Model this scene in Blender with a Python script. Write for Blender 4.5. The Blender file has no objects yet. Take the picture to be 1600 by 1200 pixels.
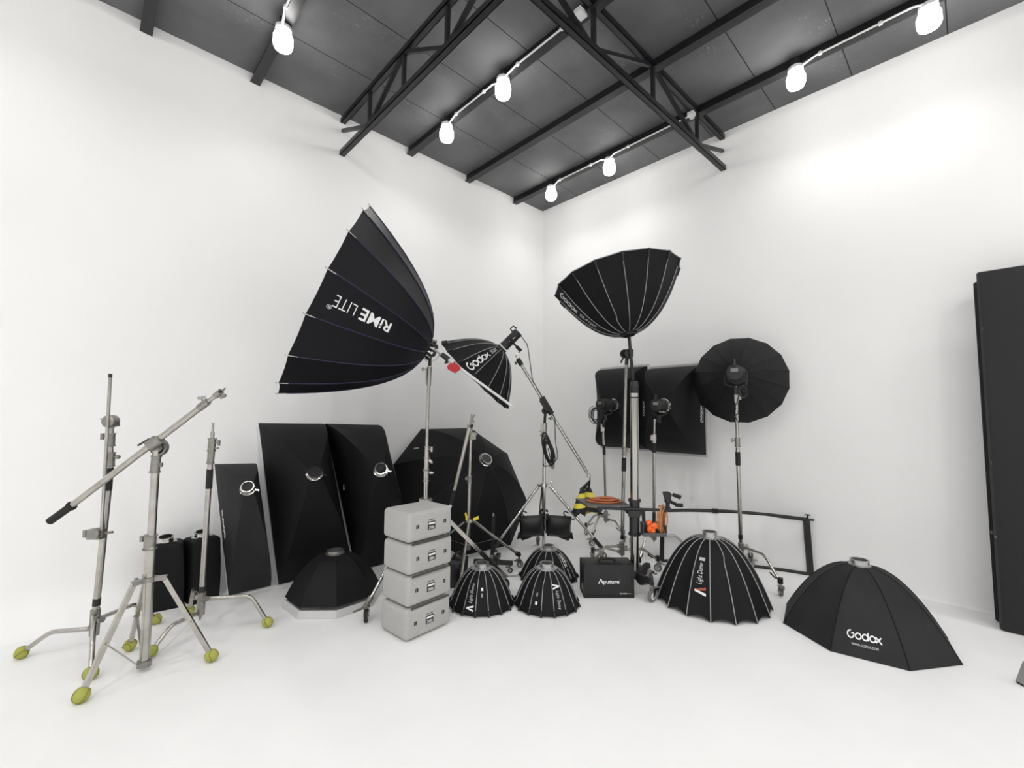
import bpy, bmesh, math, random
import numpy as np
from mathutils import Vector, Matrix
random.seed(7)
S = bpy.context.scene
COL = S.collection
PI = math.pi

# ------------------------------------------------------------------ camera model (image taken as 1600 x 1200)
FL, CX, CY, CAMH = 693.0, 800.0, 600.0, 1.42
_dl = np.array([132 - CX, 643.0 - CY, FL]); _dr = np.array([1522 - CX, 651.0 - CY, FL])
_dl /= np.linalg.norm(_dl); _dr /= np.linalg.norm(_dr)
_up = np.cross(_dl, _dr)
if _up[1] > 0: _up = -_up
_X = -_dl; _Z = _up / np.linalg.norm(_up); _Y = np.cross(_Z, _X)
M = np.stack([_X, _Y, _Z])
CAM = np.array([4.357, -4.808, CAMH])
FWD = M @ np.array([0, 0, 1.]); RIGHT = M @ np.array([1., 0, 0]); DOWN = M @ np.array([0, 1., 0])

def ray(px, py): return M @ np.array([(px - CX) / FL, (py - CY) / FL, 1.0])
def F(px, py, z=0.0):                       # the point at height z seen at a pixel of the survey
    r = ray(px, py); return CAM + r * ((z - CAMH) / r[2])
def P(d, px, py): return CAM + ray(px, py) * d          # the point at distance d
def PY(px, py, y):
    r = ray(px, py); return CAM + r * ((y - CAM[1]) / r[1])
def PX(px, py, x):
    r = ray(px, py); return CAM + r * ((x - CAM[0]) / r[0])
def proj(p):
    v = M.T @ (np.array(p, float) - CAM); return CX + FL * v[0] / v[2], CY + FL * v[1] / v[2], v[2]
def dep(p): return proj(p)[2]
def A(*v): return np.array(v, float)
def nrm(v): v = np.array(v, float); return v / (np.linalg.norm(v) + 1e-12)
def lerp(a, b, t): return np.array(a, float) * (1 - t) + np.array(b, float) * t

# ------------------------------------------------------------------ materials
def mat(name, col, rough=.6, metal=0.0, bump=0.0, bscale=300, var=0.0, vscale=8, spec=None, emit=0, coat=0, ecol=None):
    m = bpy.data.materials.new(name); m.use_nodes = True
    nt = m.node_tree; b = nt.nodes['Principled BSDF']
    b.inputs['Base Color'].default_value = (*col, 1); b.inputs['Roughness'].default_value = rough
    b.inputs['Metallic'].default_value = metal
    if spec is not None: b.inputs['Specular IOR Level'].default_value = spec
    if coat: b.inputs['Coat Weight'].default_value = coat
    if emit:
        b.inputs['Emission Color'].default_value = (*(ecol or col), 1); b.inputs['Emission Strength'].default_value = emit
    tc = nt.nodes.new('ShaderNodeTexCoord')
    if bump:
        n = nt.nodes.new('ShaderNodeTexNoise'); n.inputs['Scale'].default_value = bscale; n.inputs['Detail'].default_value = 3
        bp = nt.nodes.new('ShaderNodeBump'); bp.inputs['Strength'].default_value = bump; bp.inputs['Distance'].default_value = .01
        nt.links.new(tc.outputs['Object'], n.inputs['Vector']); nt.links.new(n.outputs['Fac'], bp.inputs['Height'])
        nt.links.new(bp.outputs['Normal'], b.inputs['Normal'])
    if var:
        n = nt.nodes.new('ShaderNodeTexNoise'); n.inputs['Scale'].default_value = vscale; n.inputs['Detail'].default_value = 5
        r = nt.nodes.new('ShaderNodeValToRGB')
        r.color_ramp.elements[0].position = .3; r.color_ramp.elements[1].position = .7
        r.color_ramp.elements[0].color = (*[c * (1 - var) for c in col], 1)
        r.color_ramp.elements[1].color = (*[min(1, c * (1 + var)) for c in col], 1)
        nt.links.new(tc.outputs['Object'], n.inputs['Vector']); nt.links.new(n.outputs['Fac'], r.inputs['Fac'])
        nt.links.new(r.outputs['Color'], b.inputs['Base Color'])
    return m

WALL = mat('white_paint', (.915, .915, .91), .85, bump=.03, bscale=60, var=.012, vscale=1.2)
FLOOR = mat('white_floor_paint', (.86, .86, .86), .55, bump=.02, bscale=30, var=.02, vscale=2.5)
GWALL = mat('grey_paint', (.55, .55, .55), .85)
BWALL = mat('pale_paint', (.62, .62, .62), .85)
STEEL = mat('steel_black_paint', (.012, .012, .014), .4)
FAB = mat('black_nylon', (.0070, .0070, .0078), .66, bump=.25, bscale=9, var=.15, vscale=5, spec=.22)
FABG = mat('charcoal_nylon', (.020, .020, .0215), .7, bump=.25, bscale=9, var=.15, vscale=5, spec=.28)
FABR = mat('soft_black_nylon', (.010, .010, .011), .7, bump=.2, bscale=9, spec=.25)
FABN = mat('black_blue_nylon', (.0028, .0028, .005), .52, bump=.05, bscale=6, spec=.24)
NAVY = mat('navy_rib', (.012, .013, .045), .5)
WFAB = mat('white_fabric', (.75, .75, .75), .8, bump=.1, bscale=15)
SILV = mat('silver_lining', (.62, .62, .62), .35, .6)
PIPE = mat('grey_piping', (.33, .33, .34), .5)
CHROME = mat('chrome', (.60, .59, .57), .14, 1.0)
ALU = mat('worn_aluminium', (.47, .455, .42), .26, 1.0, var=.12, vscale=20)
NICK = mat('dull_cast_metal', (.31, .30, .28), .42, .85, var=.15, vscale=40)
RING = mat('ring_alloy', (.50, .50, .50), .35, .9)
DARKIN = mat('dark_inside', (.05, .05, .052), .5)
BLK = mat('black_plastic', (.012, .012, .013), .42)
RUB = mat('black_rubber', (.012, .012, .012), .75)
GRUB = mat('grey_rubber', (.16, .16, .155), .7)
CHROMD = mat('dull_chrome_column', (.44, .425, .40), .16, 1.0)
IRON = mat('black_cast_iron', (.022, .022, .023), .5, bump=.1, bscale=80)
WHITE = mat('white_print', (.82, .82, .82), .6)
REDP = mat('red_print', (.35, .08, .05), .6)
REDPL = mat('red_plastic', (.42, .012, .02), .35)
YTAPE = mat('yellow_tape', (.78, .66, .06), .5)
ORANGE = mat('orange_plug', (.95, .16, .02), .5)
COPPER = mat('orange_brown_cable', (.46, .13, .045), .42)
GOLD = mat('copper_cable', (.55, .25, .10), .35, .35)
WPLAS = mat('white_plastic', (.78, .78, .78), .4)
VFLAT = mat('black_foam_board', (.015, .015, .016), .75, bump=.05, bscale=120)
BOARDE = mat('board_edge', (.06, .05, .06), .8)
GREY = mat('grey_plastic', (.20, .20, .20), .5)
TRAY = mat('grey_tray_steel', (.10, .10, .10), .45, .3)
LEATH = mat('black_vinyl_bag', (.010, .010, .011), .38, bump=.2, bscale=25)
BULB = mat('lit_bulb', (1, 1, 1), .5, emit=22, ecol=(1.0, .985, .96))

def ceiling_mat():
    m = mat('dark_ceiling_board', (.06, .06, .062), .75)
    nt = m.node_tree; b = nt.nodes['Principled BSDF']; L = nt.links
    tc = nt.nodes.new('ShaderNodeTexCoord'); sep = nt.nodes.new('ShaderNodeSeparateXYZ')
    L.new(tc.outputs['Object'], sep.inputs[0])
    def math_(op, a, bb=None):
        n = nt.nodes.new('ShaderNodeMath'); n.operation = op
        for i, v in enumerate((a, bb)):
            if v is None: continue
            if isinstance(v, (int, float)): n.inputs[i].default_value = v
            else: L.new(v, n.inputs[i])
        return n.outputs[0]
    fr = math_('FRACT', math_('MULTIPLY', math_('ADD', sep.outputs[0], 30.57), 1 / .6125))
    seam = math_('MULTIPLY', math_('LESS_THAN', fr, .014), math_('GREATER_THAN', sep.outputs[0], .3))
    n1 = nt.nodes.new('ShaderNodeTexNoise'); n1.inputs['Scale'].default_value = 1.6; n1.inputs['Detail'].default_value = 4
    L.new(tc.outputs['Object'], n1.inputs['Vector'])
    r1 = nt.nodes.new('ShaderNodeValToRGB'); r1.color_ramp.elements[0].color = (.105, .105, .108, 1); r1.color_ramp.elements[1].color = (.165, .165, .168, 1)
    r1.color_ramp.elements[0].position = .35; r1.color_ramp.elements[1].position = .7
    L.new(n1.outputs['Fac'], r1.inputs[0])
    # pale scuffs running along the boards
    mp = nt.nodes.new('ShaderNodeMapping'); mp.inputs['Scale'].default_value = (20, 8, 1)
    L.new(tc.outputs['Object'], mp.inputs[0])
    n2 = nt.nodes.new('ShaderNodeTexNoise'); n2.inputs['Scale'].default_value = 3.2; n2.inputs['Detail'].default_value = 9; n2.inputs['Roughness'].default_value = .75
    L.new(mp.outputs[0], n2.inputs['Vector'])
    r2 = nt.nodes.new('ShaderNodeValToRGB'); r2.color_ramp.elements[0].position = .57; r2.color_ramp.elements[1].position = .66
    L.new(n2.outputs['Fac'], r2.inputs[0])
    n3 = nt.nodes.new('ShaderNodeTexNoise'); n3.inputs['Scale'].default_value = 2.1
    L.new(tc.outputs['Object'], n3.inputs['Vector'])
    r3 = nt.nodes.new('ShaderNodeValToRGB'); r3.color_ramp.elements[0].position = .47; r3.color_ramp.elements[1].position = .58
    L.new(n3.outputs['Fac'], r3.inputs[0])
    sc = math_('MULTIPLY', math_('MULTIPLY', r2.outputs[0], r3.outputs[0]), math_('ADD', math_('MULTIPLY', math_('GREATER_THAN', fr, .70), .40), .10))
    mx = nt.nodes.new('ShaderNodeMixRGB'); L.new(sc, mx.inputs[0]); L.new(r1.outputs[0], mx.inputs[1]); mx.inputs[2].default_value = (.42, .42, .42, 1)
    mx2 = nt.nodes.new('ShaderNodeMixRGB'); L.new(seam, mx2.inputs[0]); L.new(mx.outputs[0], mx2.inputs[1]); mx2.inputs[2].default_value = (.008, .008, .009, 1)
    L.new(mx2.outputs[0], b.inputs['Base Color'])
    return m
CEIL = ceiling_mat()

def eps_mat():
    m = mat('grey_eps_foam', (.40, .395, .385), .85)
    nt = m.node_tree; b = nt.nodes['Principled BSDF']; L = nt.links
    tc = nt.nodes.new('ShaderNodeTexCoord')
    v = nt.nodes.new('ShaderNodeTexVoronoi'); v.inputs['Scale'].default_value = 220
    L.new(tc.outputs['Object'], v.inputs['Vector'])
    r = nt.nodes.new('ShaderNodeValToRGB'); r.color_ramp.elements[0].color = (.47, .465, .45, 1); r.color_ramp.elements[1].color = (.36, .355, .345, 1)
    L.new(v.outputs['Distance'], r.inputs[0]); L.new(r.outputs[0], b.inputs['Base Color'])
    bp = nt.nodes.new('ShaderNodeBump'); bp.inputs['Strength'].default_value = .25; bp.inputs['Distance'].default_value = .002
    L.new(v.outputs['Distance'], bp.inputs['Height']); L.new(bp.outputs[0], b.inputs['Normal'])
    return m
EPS = eps_mat()

def ball_mat():
    m = mat('tennis_felt', (.42, .43, .10), .95, bump=.5, bscale=400)
    return m
FELT = ball_mat()
SEAM = mat('ball_seam', (.20, .21, .03), .8)

# ------------------------------------------------------------------ mesh builder
class MB:
    def __init__(s): s.v = []; s.f = []; s.mi = []; s.m = 0
    def add(s, vs, fs):
        o = len(s.v); s.v += [np.array(p, float) for p in vs]
        for f in fs: s.f.append([i + o for i in f]); s.mi.append(s.m)
        return s
    def tube(s, pts, r, seg=12, caps=True):
        pts = [np.array(p, float) for p in pts]; n = len(pts)
        rs = list(r) if hasattr(r, '__len__') else [r] * n
        T = [nrm(pts[min(i + 1, n - 1)] - pts[max(i - 1, 0)]) for i in range(n)]
        u = np.cross(T[0], [0, 0, 1.]);
        if np.linalg.norm(u) < 1e-3: u = np.cross(T[0], [1., 0, 0])
        u = nrm(u); vs = []
        for i in range(n):
            u = nrm(u - T[i] * (u @ T[i])); w = np.cross(T[i], u)
            for k in range(seg):
                a = 2 * PI * k / seg; vs.append(pts[i] + rs[i] * (math.cos(a) * u + math.sin(a) * w))
        fs = []
        for i in range(n - 1):
            for k in range(seg):
                k2 = (k + 1) % seg; fs.append([i * seg + k, i * seg + k2, (i + 1) * seg + k2, (i + 1) * seg + k])
        if caps: fs.append(list(range(seg))[::-1]); fs.append([(n - 1) * seg + k for k in range(seg)])
        return s.add(vs, fs)
    def cyl(s, a, b, r, seg=16): return s.tube([a, b], r, seg)
    def lathe(s, o, ax, prof, seg=20):      # prof: (radius, height along axis)
        ax = nrm(ax); return s.tube2(o, ax, prof, seg)
    def tube2(s, o, ax, prof, seg):
        u = np.cross(ax, [0, 0, 1.])
        if np.linalg.norm(u) < 1e-3: u = np.cross(ax, [1., 0, 0])
        u = nrm(u); w = np.cross(ax, u); o = np.array(o, float); vs = []; fs = []
        for (r, h) in prof:
            for k in range(seg):
                a = 2 * PI * k / seg; vs.append(o + ax * h + r * (math.cos(a) * u + math.sin(a) * w))
        for i in range(len(prof) - 1):
            for k in range(seg):
                k2 = (k + 1) % seg; fs.append([i * seg + k, i * seg + k2, (i + 1) * seg + k2, (i + 1) * seg + k])
        if prof[0][0] > 1e-4: fs.append(list(range(seg))[::-1])
        if prof[-1][0] > 1e-4: fs.append([(len(prof) - 1) * seg + k for k in range(seg)])
        return s.add(vs, fs)
    def box(s, c, size, ax=None):           # ax: three axes
        X, Y, Z = ax if ax is not None else (A(1, 0, 0), A(0, 1, 0), A(0, 0, 1)); c = np.array(c, float)
        vs = [c + X * size[0] * a / 2 + Y * size[1] * b / 2 + Z * size[2] * d / 2 for a in (-1, 1) for b in (-1, 1) for d in (-1, 1)]
        return s.add(vs, [[0, 1, 3, 2], [4, 6, 7, 5], [0, 4, 5, 1], [2, 3, 7, 6], [0, 2, 6, 4], [1, 5, 7, 3]])
    def beam(s, a, b, w, h, upv=(0, 0, 1)):
        a = np.array(a, float); b = np.array(b, float); t = nrm(b - a); side = nrm(np.cross(t, upv)); u = np.cross(side, t)
        return s.box((a + b) / 2, (np.linalg.norm(b - a), w, h), (t, side, u))
    def prism(s, poly, off):
        poly = [np.array(p, float) for p in poly]; off = np.array(off, float); n = len(poly)
        vs = poly + [p + off for p in poly]
        fs = [list(range(n))[::-1], list(range(n, 2 * n))] + [[i, (i + 1) % n, n + (i + 1) % n, n + i] for i in range(n)]
        return s.add(vs, fs)
    def ell(s, c, r, ax=None, nu=16, nv=10, e=1.0):   # ellipsoid / superellipsoid
        X, Y, Z = ax if ax is not None else (A(1, 0, 0), A(0, 1, 0), A(0, 0, 1)); c = np.array(c, float)
        pw = lambda q: math.copysign(abs(q) ** e, q)
        vs = []; fs = []
        for j in range(1, nv):
            th = -PI / 2 + PI * j / nv
            for i in range(nu):
                ph = 2 * PI * i / nu
                vs.append(c + X * r[0] * pw(math.cos(th)) * pw(math.cos(ph)) + Y * r[1] * pw(math.cos(th)) * pw(math.sin(ph)) + Z * r[2] * pw(math.sin(th)))
        b0 = len(vs); vs += [c - Z * r[2], c + Z * r[2]]
        for j in range(nv - 2):
            for i in range(nu):
                i2 = (i + 1) % nu; fs.append([j * nu + i, j * nu + i2, (j + 1) * nu + i2, (j + 1) * nu + i])
        for i in range(nu):
            i2 = (i + 1) % nu; fs.append([b0, i2, i]); fs.append([b0 + 1, (nv - 2) * nu + i, (nv - 2) * nu + i2])
        return s.add(vs, fs)

def root_of(o):
    while o.parent: o = o.parent
    return o
def obj(name, mb, mats, parent=None, label=None, loc=None, recalc=True, sharp=32):
    """links the collected shapes as ONE mesh object (coordinates in mb are world coordinates)"""
    if not isinstance(mats, (list, tuple)): mats = [mats]
    org = np.array(root_of(parent).location) if parent else (np.array(loc, float) if loc is not None else np.zeros(3))
    if parent is None and loc is None and mb.v:
        vv = np.array(mb.v); org = A((vv[:, 0].min() + vv[:, 0].max()) / 2, (vv[:, 1].min() + vv[:, 1].max()) / 2, vv[:, 2].min())
    me = bpy.data.meshes.new(name)
    me.from_pydata([tuple(p - org) for p in mb.v], [], mb.f)
    for m in mats: me.materials.append(m)
    me.polygons.foreach_set('material_index', mb.mi)
    if recalc:
        bm = bmesh.new(); bm.from_mesh(me); bmesh.ops.recalc_face_normals(bm, faces=bm.faces); bm.to_mesh(me); bm.free()
    me.shade_smooth()
    me.set_sharp_from_angle(angle=math.radians(sharp))
    o = bpy.data.objects.new(name, me); COL.objects.link(o)
    if parent: o.parent = parent
    else: o.location = org
    if label: o['label'] = label
    return o
def tag(o, label, cat, group=None):
    o['label'] = label; o['category'] = cat
    if group: o['group'] = group
    return o
def thing(name, label, cat, loc, group=None):
    o = bpy.data.objects.new(name, None); COL.objects.link(o); o.location = tuple(loc); o.empty_display_size = .1
    return tag(o, label, cat, group)
def struct(name, mb, m, **k):
    o = obj(name, mb, m, **k); o['kind'] = 'structure'; return o
def copy_tree(o, parent=None):
    c = o.copy(); COL.objects.link(c)
    if parent: c.parent = parent
    for ch in list(o.children): copy_tree(ch, c)
    return c

_txt = {}
def text_geo(s, bold=0.0, shear=0.0, sx=1.0, spacing=1.0):
    key = (s, bold, shear, sx, spacing)
    if key in _txt: return _txt[key]
    cu = bpy.data.curves.new('lettering', 'FONT'); cu.body = s; cu.offset = bold; cu.shear = shear; cu.space_character = spacing; cu.resolution_u = 3
    o = bpy.data.objects.new('lettering', cu); COL.objects.link(o)
    dg = bpy.context.evaluated_depsgraph_get()
    me = bpy.data.meshes.new_from_object(o.evaluated_get(dg))
    vs = np.array([v.co[:] for v in me.vertices]); fs = [list(p.vertices) for p in me.polygons]
    bpy.data.objects.remove(o); bpy.data.curves.remove(cu); bpy.data.meshes.remove(me)
    vs[:, 0] *= sx
    vs[:, 0] -= (vs[:, 0].min() + vs[:, 0].max()) / 2; vs[:, 1] -= (vs[:, 1].min() + vs[:, 1].max()) / 2
    _txt[key] = (vs, fs); return vs, fs
def text_on_plane(mb, s, c, ux, uy, width, height=None, **k):
    """lettering of a given width laid flat at c with reading direction ux"""
    vs, fs = text_geo(s, **k); ux = nrm(ux); uy = nrm(uy)
    kx = width / (vs[:, 0].max() - vs[:, 0].min()); ky = kx if height is None else height / (vs[:, 1].max() - vs[:, 1].min())
    mb.add([np.array(c) + ux * v[0] * kx + uy * v[1] * ky for v in vs], fs)

def zat(B, py):
    lo, hi = -1., 6.
    for _ in range(50):
        m = (lo + hi) / 2
        if proj([B[0], B[1], m])[1] > py: lo = m
        else: hi = m
    return lo

# ------------------------------------------------------------------ camera and view
cam = bpy.data.cameras.new('camera'); cam.sensor_fit = 'HORIZONTAL'; cam.sensor_width = 36; cam.lens = 36 * FL / 1600
co = bpy.data.objects.new('camera', cam); COL.objects.link(co)
R = Matrix(((RIGHT[0], -DOWN[0], -FWD[0]), (RIGHT[1], -DOWN[1], -FWD[1]), (RIGHT[2], -DOWN[2], -FWD[2])))
co.matrix_world = Matrix.Translation(CAM) @ R.to_4x4()
cam.clip_start = .05
S.camera = co
S.view_settings.view_transform = 'Standard'; S.view_settings.look = 'None'; S.view_settings.gamma = 1; S.view_settings.exposure = -0.07
S.view_settings.use_curve_mapping = False
S.cycles.use_denoising = True
S.cycles.max_bounces = 12; S.cycles.diffuse_bounces = 9; S.cycles.glossy_bounces = 4
w = bpy.data.worlds.new('world'); w.use_nodes = True; w.node_tree.nodes['Background'].inputs[0].default_value = (0, 0, 0, 1); S.world = w

# ------------------------------------------------------------------ room
ZC = 4.46; XE, YE = 10.5, -11.5; RC = .22
mb = MB(); n = 10
prof = [(0, ZC)] + [(RC - RC * math.cos(PI / 2 * i / n), RC - RC * math.sin(PI / 2 * i / n)) for i in range(n + 1)]
prof = [(0, ZC), (0, 2.2)] + prof[1:]
vs = []; fs = []
for (x, z) in prof: vs += [A(x, 0, z), A(x, YE, z)]
for i in range(len(prof) - 1): fs.append([2 * i, 2 * i + 1, 2 * i + 3, 2 * i + 2])
mb.add(vs, fs); struct('wall_left', mb, WALL, loc=(0, 0, 0), recalc=False, sharp=60)
RW = .02
prof = [(0, ZC)] + [(-RW + RW * math.cos(PI / 2 * i / 6), RW - RW * math.sin(PI / 2 * i / 6)) for i in range(7)]
vs = []; fs = []
for (y, z) in prof: vs += [A(0, y, z), A(XE, y, z)]
for i in range(len(prof) - 1): fs.append([2 * i, 2 * i + 1, 2 * i + 3, 2 * i + 2])
mb = MB().add(vs, fs); struct('wall_right', mb, WALL, loc=(0, 0, 0), recalc=False, sharp=60)
mb = MB().add([A(0, 0, 0), A(XE, 0, 0), A(XE, YE, 0), A(0, YE, 0)], [[0, 3, 2, 1]]); struct('floor', mb, FLOOR, loc=(0, 0, 0))
mb = MB().add([A(0, 0, ZC), A(XE, 0, ZC), A(XE, YE, ZC), A(0, YE, ZC)], [[0, 1, 2, 3]]); struct('ceiling', mb, CEIL, loc=(0, 0, 0))
mb = MB().add([A(XE, 0, 0), A(XE, YE, 0), A(XE, YE, ZC), A(XE, 0, ZC)], [[0, 1, 2, 3]]); struct('wall_far', mb, GWALL, loc=(0, 0, 0))
mb = MB().add([A(0, YE, 0), A(XE, YE, 0), A(XE, YE, ZC), A(0, YE, ZC)], [[0, 1, 2, 3]]); struct('wall_back', mb, BWALL, loc=(0, 0, 0))

PURL = [-.58, -1.42, -2.26, -3.84, -4.60, -5.4, -6.2]
for y in PURL:
    mb = MB(); mb.box(((XE) / 2, y, ZC - .045), (XE, .055, .09))
    mb.box((XE / 2, y - .035, ZC - .084), (XE, .03, .01))
    struct('ceiling_beam', mb, STEEL)

def truss(a, d, L, nodes, zw, label):
    """parallel chord roof truss from wall point a along d"""
    d = nrm(d); side = A(-d[1], d[0], 0); zt, zb = 4.405, 4.06
    t = thing('roof_truss', label, 'roof truss', a)
    for nm, z in (('top_chord', zt), ('bottom_chord', zb)):
        m = MB(); e = 0.005
        m.box(a + d * (L / 2 + e) + A(0, 0, z) + side * .022, (L, .006, .05), (d, side, A(0, 0, 1)))
        m.box(a + d * (L / 2 + e) + A(0, 0, z - .022), (L, .05, .006), (d, side, A(0, 0, 1)))
        m.box(a + d * (L / 2 + e) + A(0, 0, z) - side * .022, (L, .006, .05), (d, side, A(0, 0, 1)))
        obj(nm, m, STEEL, t)
    nd = [x for x in nodes if x < L]
    for x in nd:
        obj('web_post', MB().beam(a + d * x + A(0, 0, zb), a + d * x + A(0, 0, zt), .03, .03, side), STEEL, t)
    obj('web_diagonal', MB().beam(a + d * .01 + A(0, 0, zw), a + d * nd[0] + A(0, 0, zb), .03, .03, side), STEEL, t)
    for i in range(len(nd) - 1):
        z0, z1 = (zb, zt) if i % 2 == 0 else (zt, zb)
        obj('web_diagonal', MB().beam(a + d * nd[i] + A(0, 0, z0), a + d * nd[i + 1] + A(0, 0, z1), .03, .03, side), STEEL, t)
truss(A(0.0, -3.05, 0), A(1, 0, 0), 7.0, [.61 + .61 * i for i in range(11)], 4.30, 'black steel roof truss running out from the left wall under the ceiling')
truss(A(2.612, -.0, 0), A(-.022, -1, 0), 7.0, [.62 + .83 * i for i in range(8)], 4.25, 'black steel roof truss ending on the right wall beside two bulbs')

# lamps: lit bulbs under the beams
LAMPW = 14.5
BL = [((.83, -3.86), 'lit bulb above the left wall at the top left of the photo'),
      ((.77, -2.30), 'lit bulb at the left wall end of the middle conduit between the trusses'),
      ((1.625, -2.31), 'lit bulb halfway along the middle conduit, nearer the crossing trusses'),
      ((.70, -.61), 'lit bulb closest to the corner where both walls meet'),
      ((1.575, -.60), 'lit bulb on the right wall conduit, second from the corner'),
      ((3.44, -.62), 'lit bulb near the right wall just beyond the truss'),
      ((4.26, -.60), 'lit bulb near the right wall at the top right corner of the photo')]
def lamp(x, y, label, z=4.27):
    t = thing('ceiling_lamp', label, 'lamp', (x, y, z - .1), 'bare bulbs under the ceiling beams')
    m = MB(); m.lathe(A(x, y, z), A(0, 0, 1), [(.0, -.10), (.035, -.096), (.06, -.08), (.07, -.05), (.07, .0), (.06, .03), (.045, .05)], 14); obj('bulb', m, BULB, t)
    m = MB(); m.lathe(A(x, y, z), A(0, 0, 1), [(.047, .05), (.058, .06), (.058, .085), (.03, .105)], 14); obj('bulb_collar', m, WPLAS, t)
    m = MB(); m.lathe(A(x, y, z), A(0, 0, 1), [(.03, .105), (.034, .12), (.034, .152)], 12); obj('lamp_holder', m, BLK, t)
    if 'lamp_light' not in bpy.data.lights:
        l = bpy.data.lights.new('lamp_light', 'SPOT'); l.energy = LAMPW; l.spot_size = math.radians(172); l.spot_blend = .85; l.shadow_soft_size = .07; l.color = (1.0, .99, .975)
        l2 = l.copy(); l2.name = 'lamp_light_bright'; l2.energy = LAMPW * 4.0
    l = bpy.data.lights['lamp_light' if (y > -4.5 and x < 5) or x < 1.2 else 'lamp_light_bright']
    lo = bpy.data.objects.new('lamp_light', l); COL.objects.link(lo); lo.parent = t; lo.location = (0, 0, -.03)
for (x, y), lb in BL: lamp(x, y, lb)
seen = 0
for y in (-.6, -2.3, -3.86, -5.4, -7.0, -8.8, -10.4):
    for x in (.8, 1.6, 2.4, 3.44, 4.26, 5.9, 7.6, 9.3):
        px, py, d = proj((x, y, 4.27))
        if d > 0.05 and -60 < px < 1660 and -60 < py < 1260: continue
        if (x in (.8, 1.6, 3.44) and y in (-.6, -2.3)) : continue
        if y < -5 and x in (1.6, 3.44): continue
        lamp(x, y, 'lit bulb hanging over the open studio behind the camera')

def conduit(pts, label, boxat=None, clips=()):
    t = thing('conduit', label, 'conduit', pts[0])
    obj('pipe', MB().tube(pts, .0075, 10), WPLAS, t)
    for c in clips: obj('saddle_clip', MB().box(A(*c), (.022, .024, .022)), WPLAS, t)
    if boxat is not None: obj('junction_box', MB().box(A(*boxat), (.06, .085, .035)), WPLAS, t)
yb = -2.325
conduit([A(.81, -2.31, 4.33), A(.95, yb, 4.36), A(1.50, yb, 4.36), A(1.60, -2.315, 4.335), A(1.68, yb, 4.345), A(1.80, yb, 4.365), A(2.46, yb, 4.365)],
        'white conduit pipe on the middle beam ending in a box at the truss', (2.48, yb, 4.365), [(.96, yb, 4.36), (1.38, yb, 4.36), (1.82, yb, 4.365), (2.3, yb, 4.365)])
yb = -.65
conduit([A(.74, -.62, 4.33), A(.85, yb, 4.36), A(1.50, yb, 4.36), A(1.58, -.63, 4.335), A(1.67, yb, 4.36), A(2.56, yb, 4.365)],
        'white conduit pipe by the right wall from the corner bulb to the truss', (2.565, yb, 4.365), [(.88, yb, 4.36), (1.35, yb, 4.36), (1.85, yb, 4.36), (2.4, yb, 4.365)])
conduit([A(3.47, -.64, 4.33), A(3.6, yb, 4.36), A(4.18, yb, 4.365), A(4.30, -.64, 4.335), A(4.4, yb, 4.365), A(5.6, yb, 4.365)],
        'white conduit pipe near the right wall beyond the truss', None, [(3.62, yb, 4.36), (4.0, yb, 4.362)])
yb = -3.905
conduit([A(.87, -3.88, 4.33), A(1.0, yb, 4.36), A(2.6, yb, 4.365)], 'white conduit pipe leaving the bulb above the left wall', None, [(1.02, yb, 4.36), (1.3, yb, 4.362)])

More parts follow.
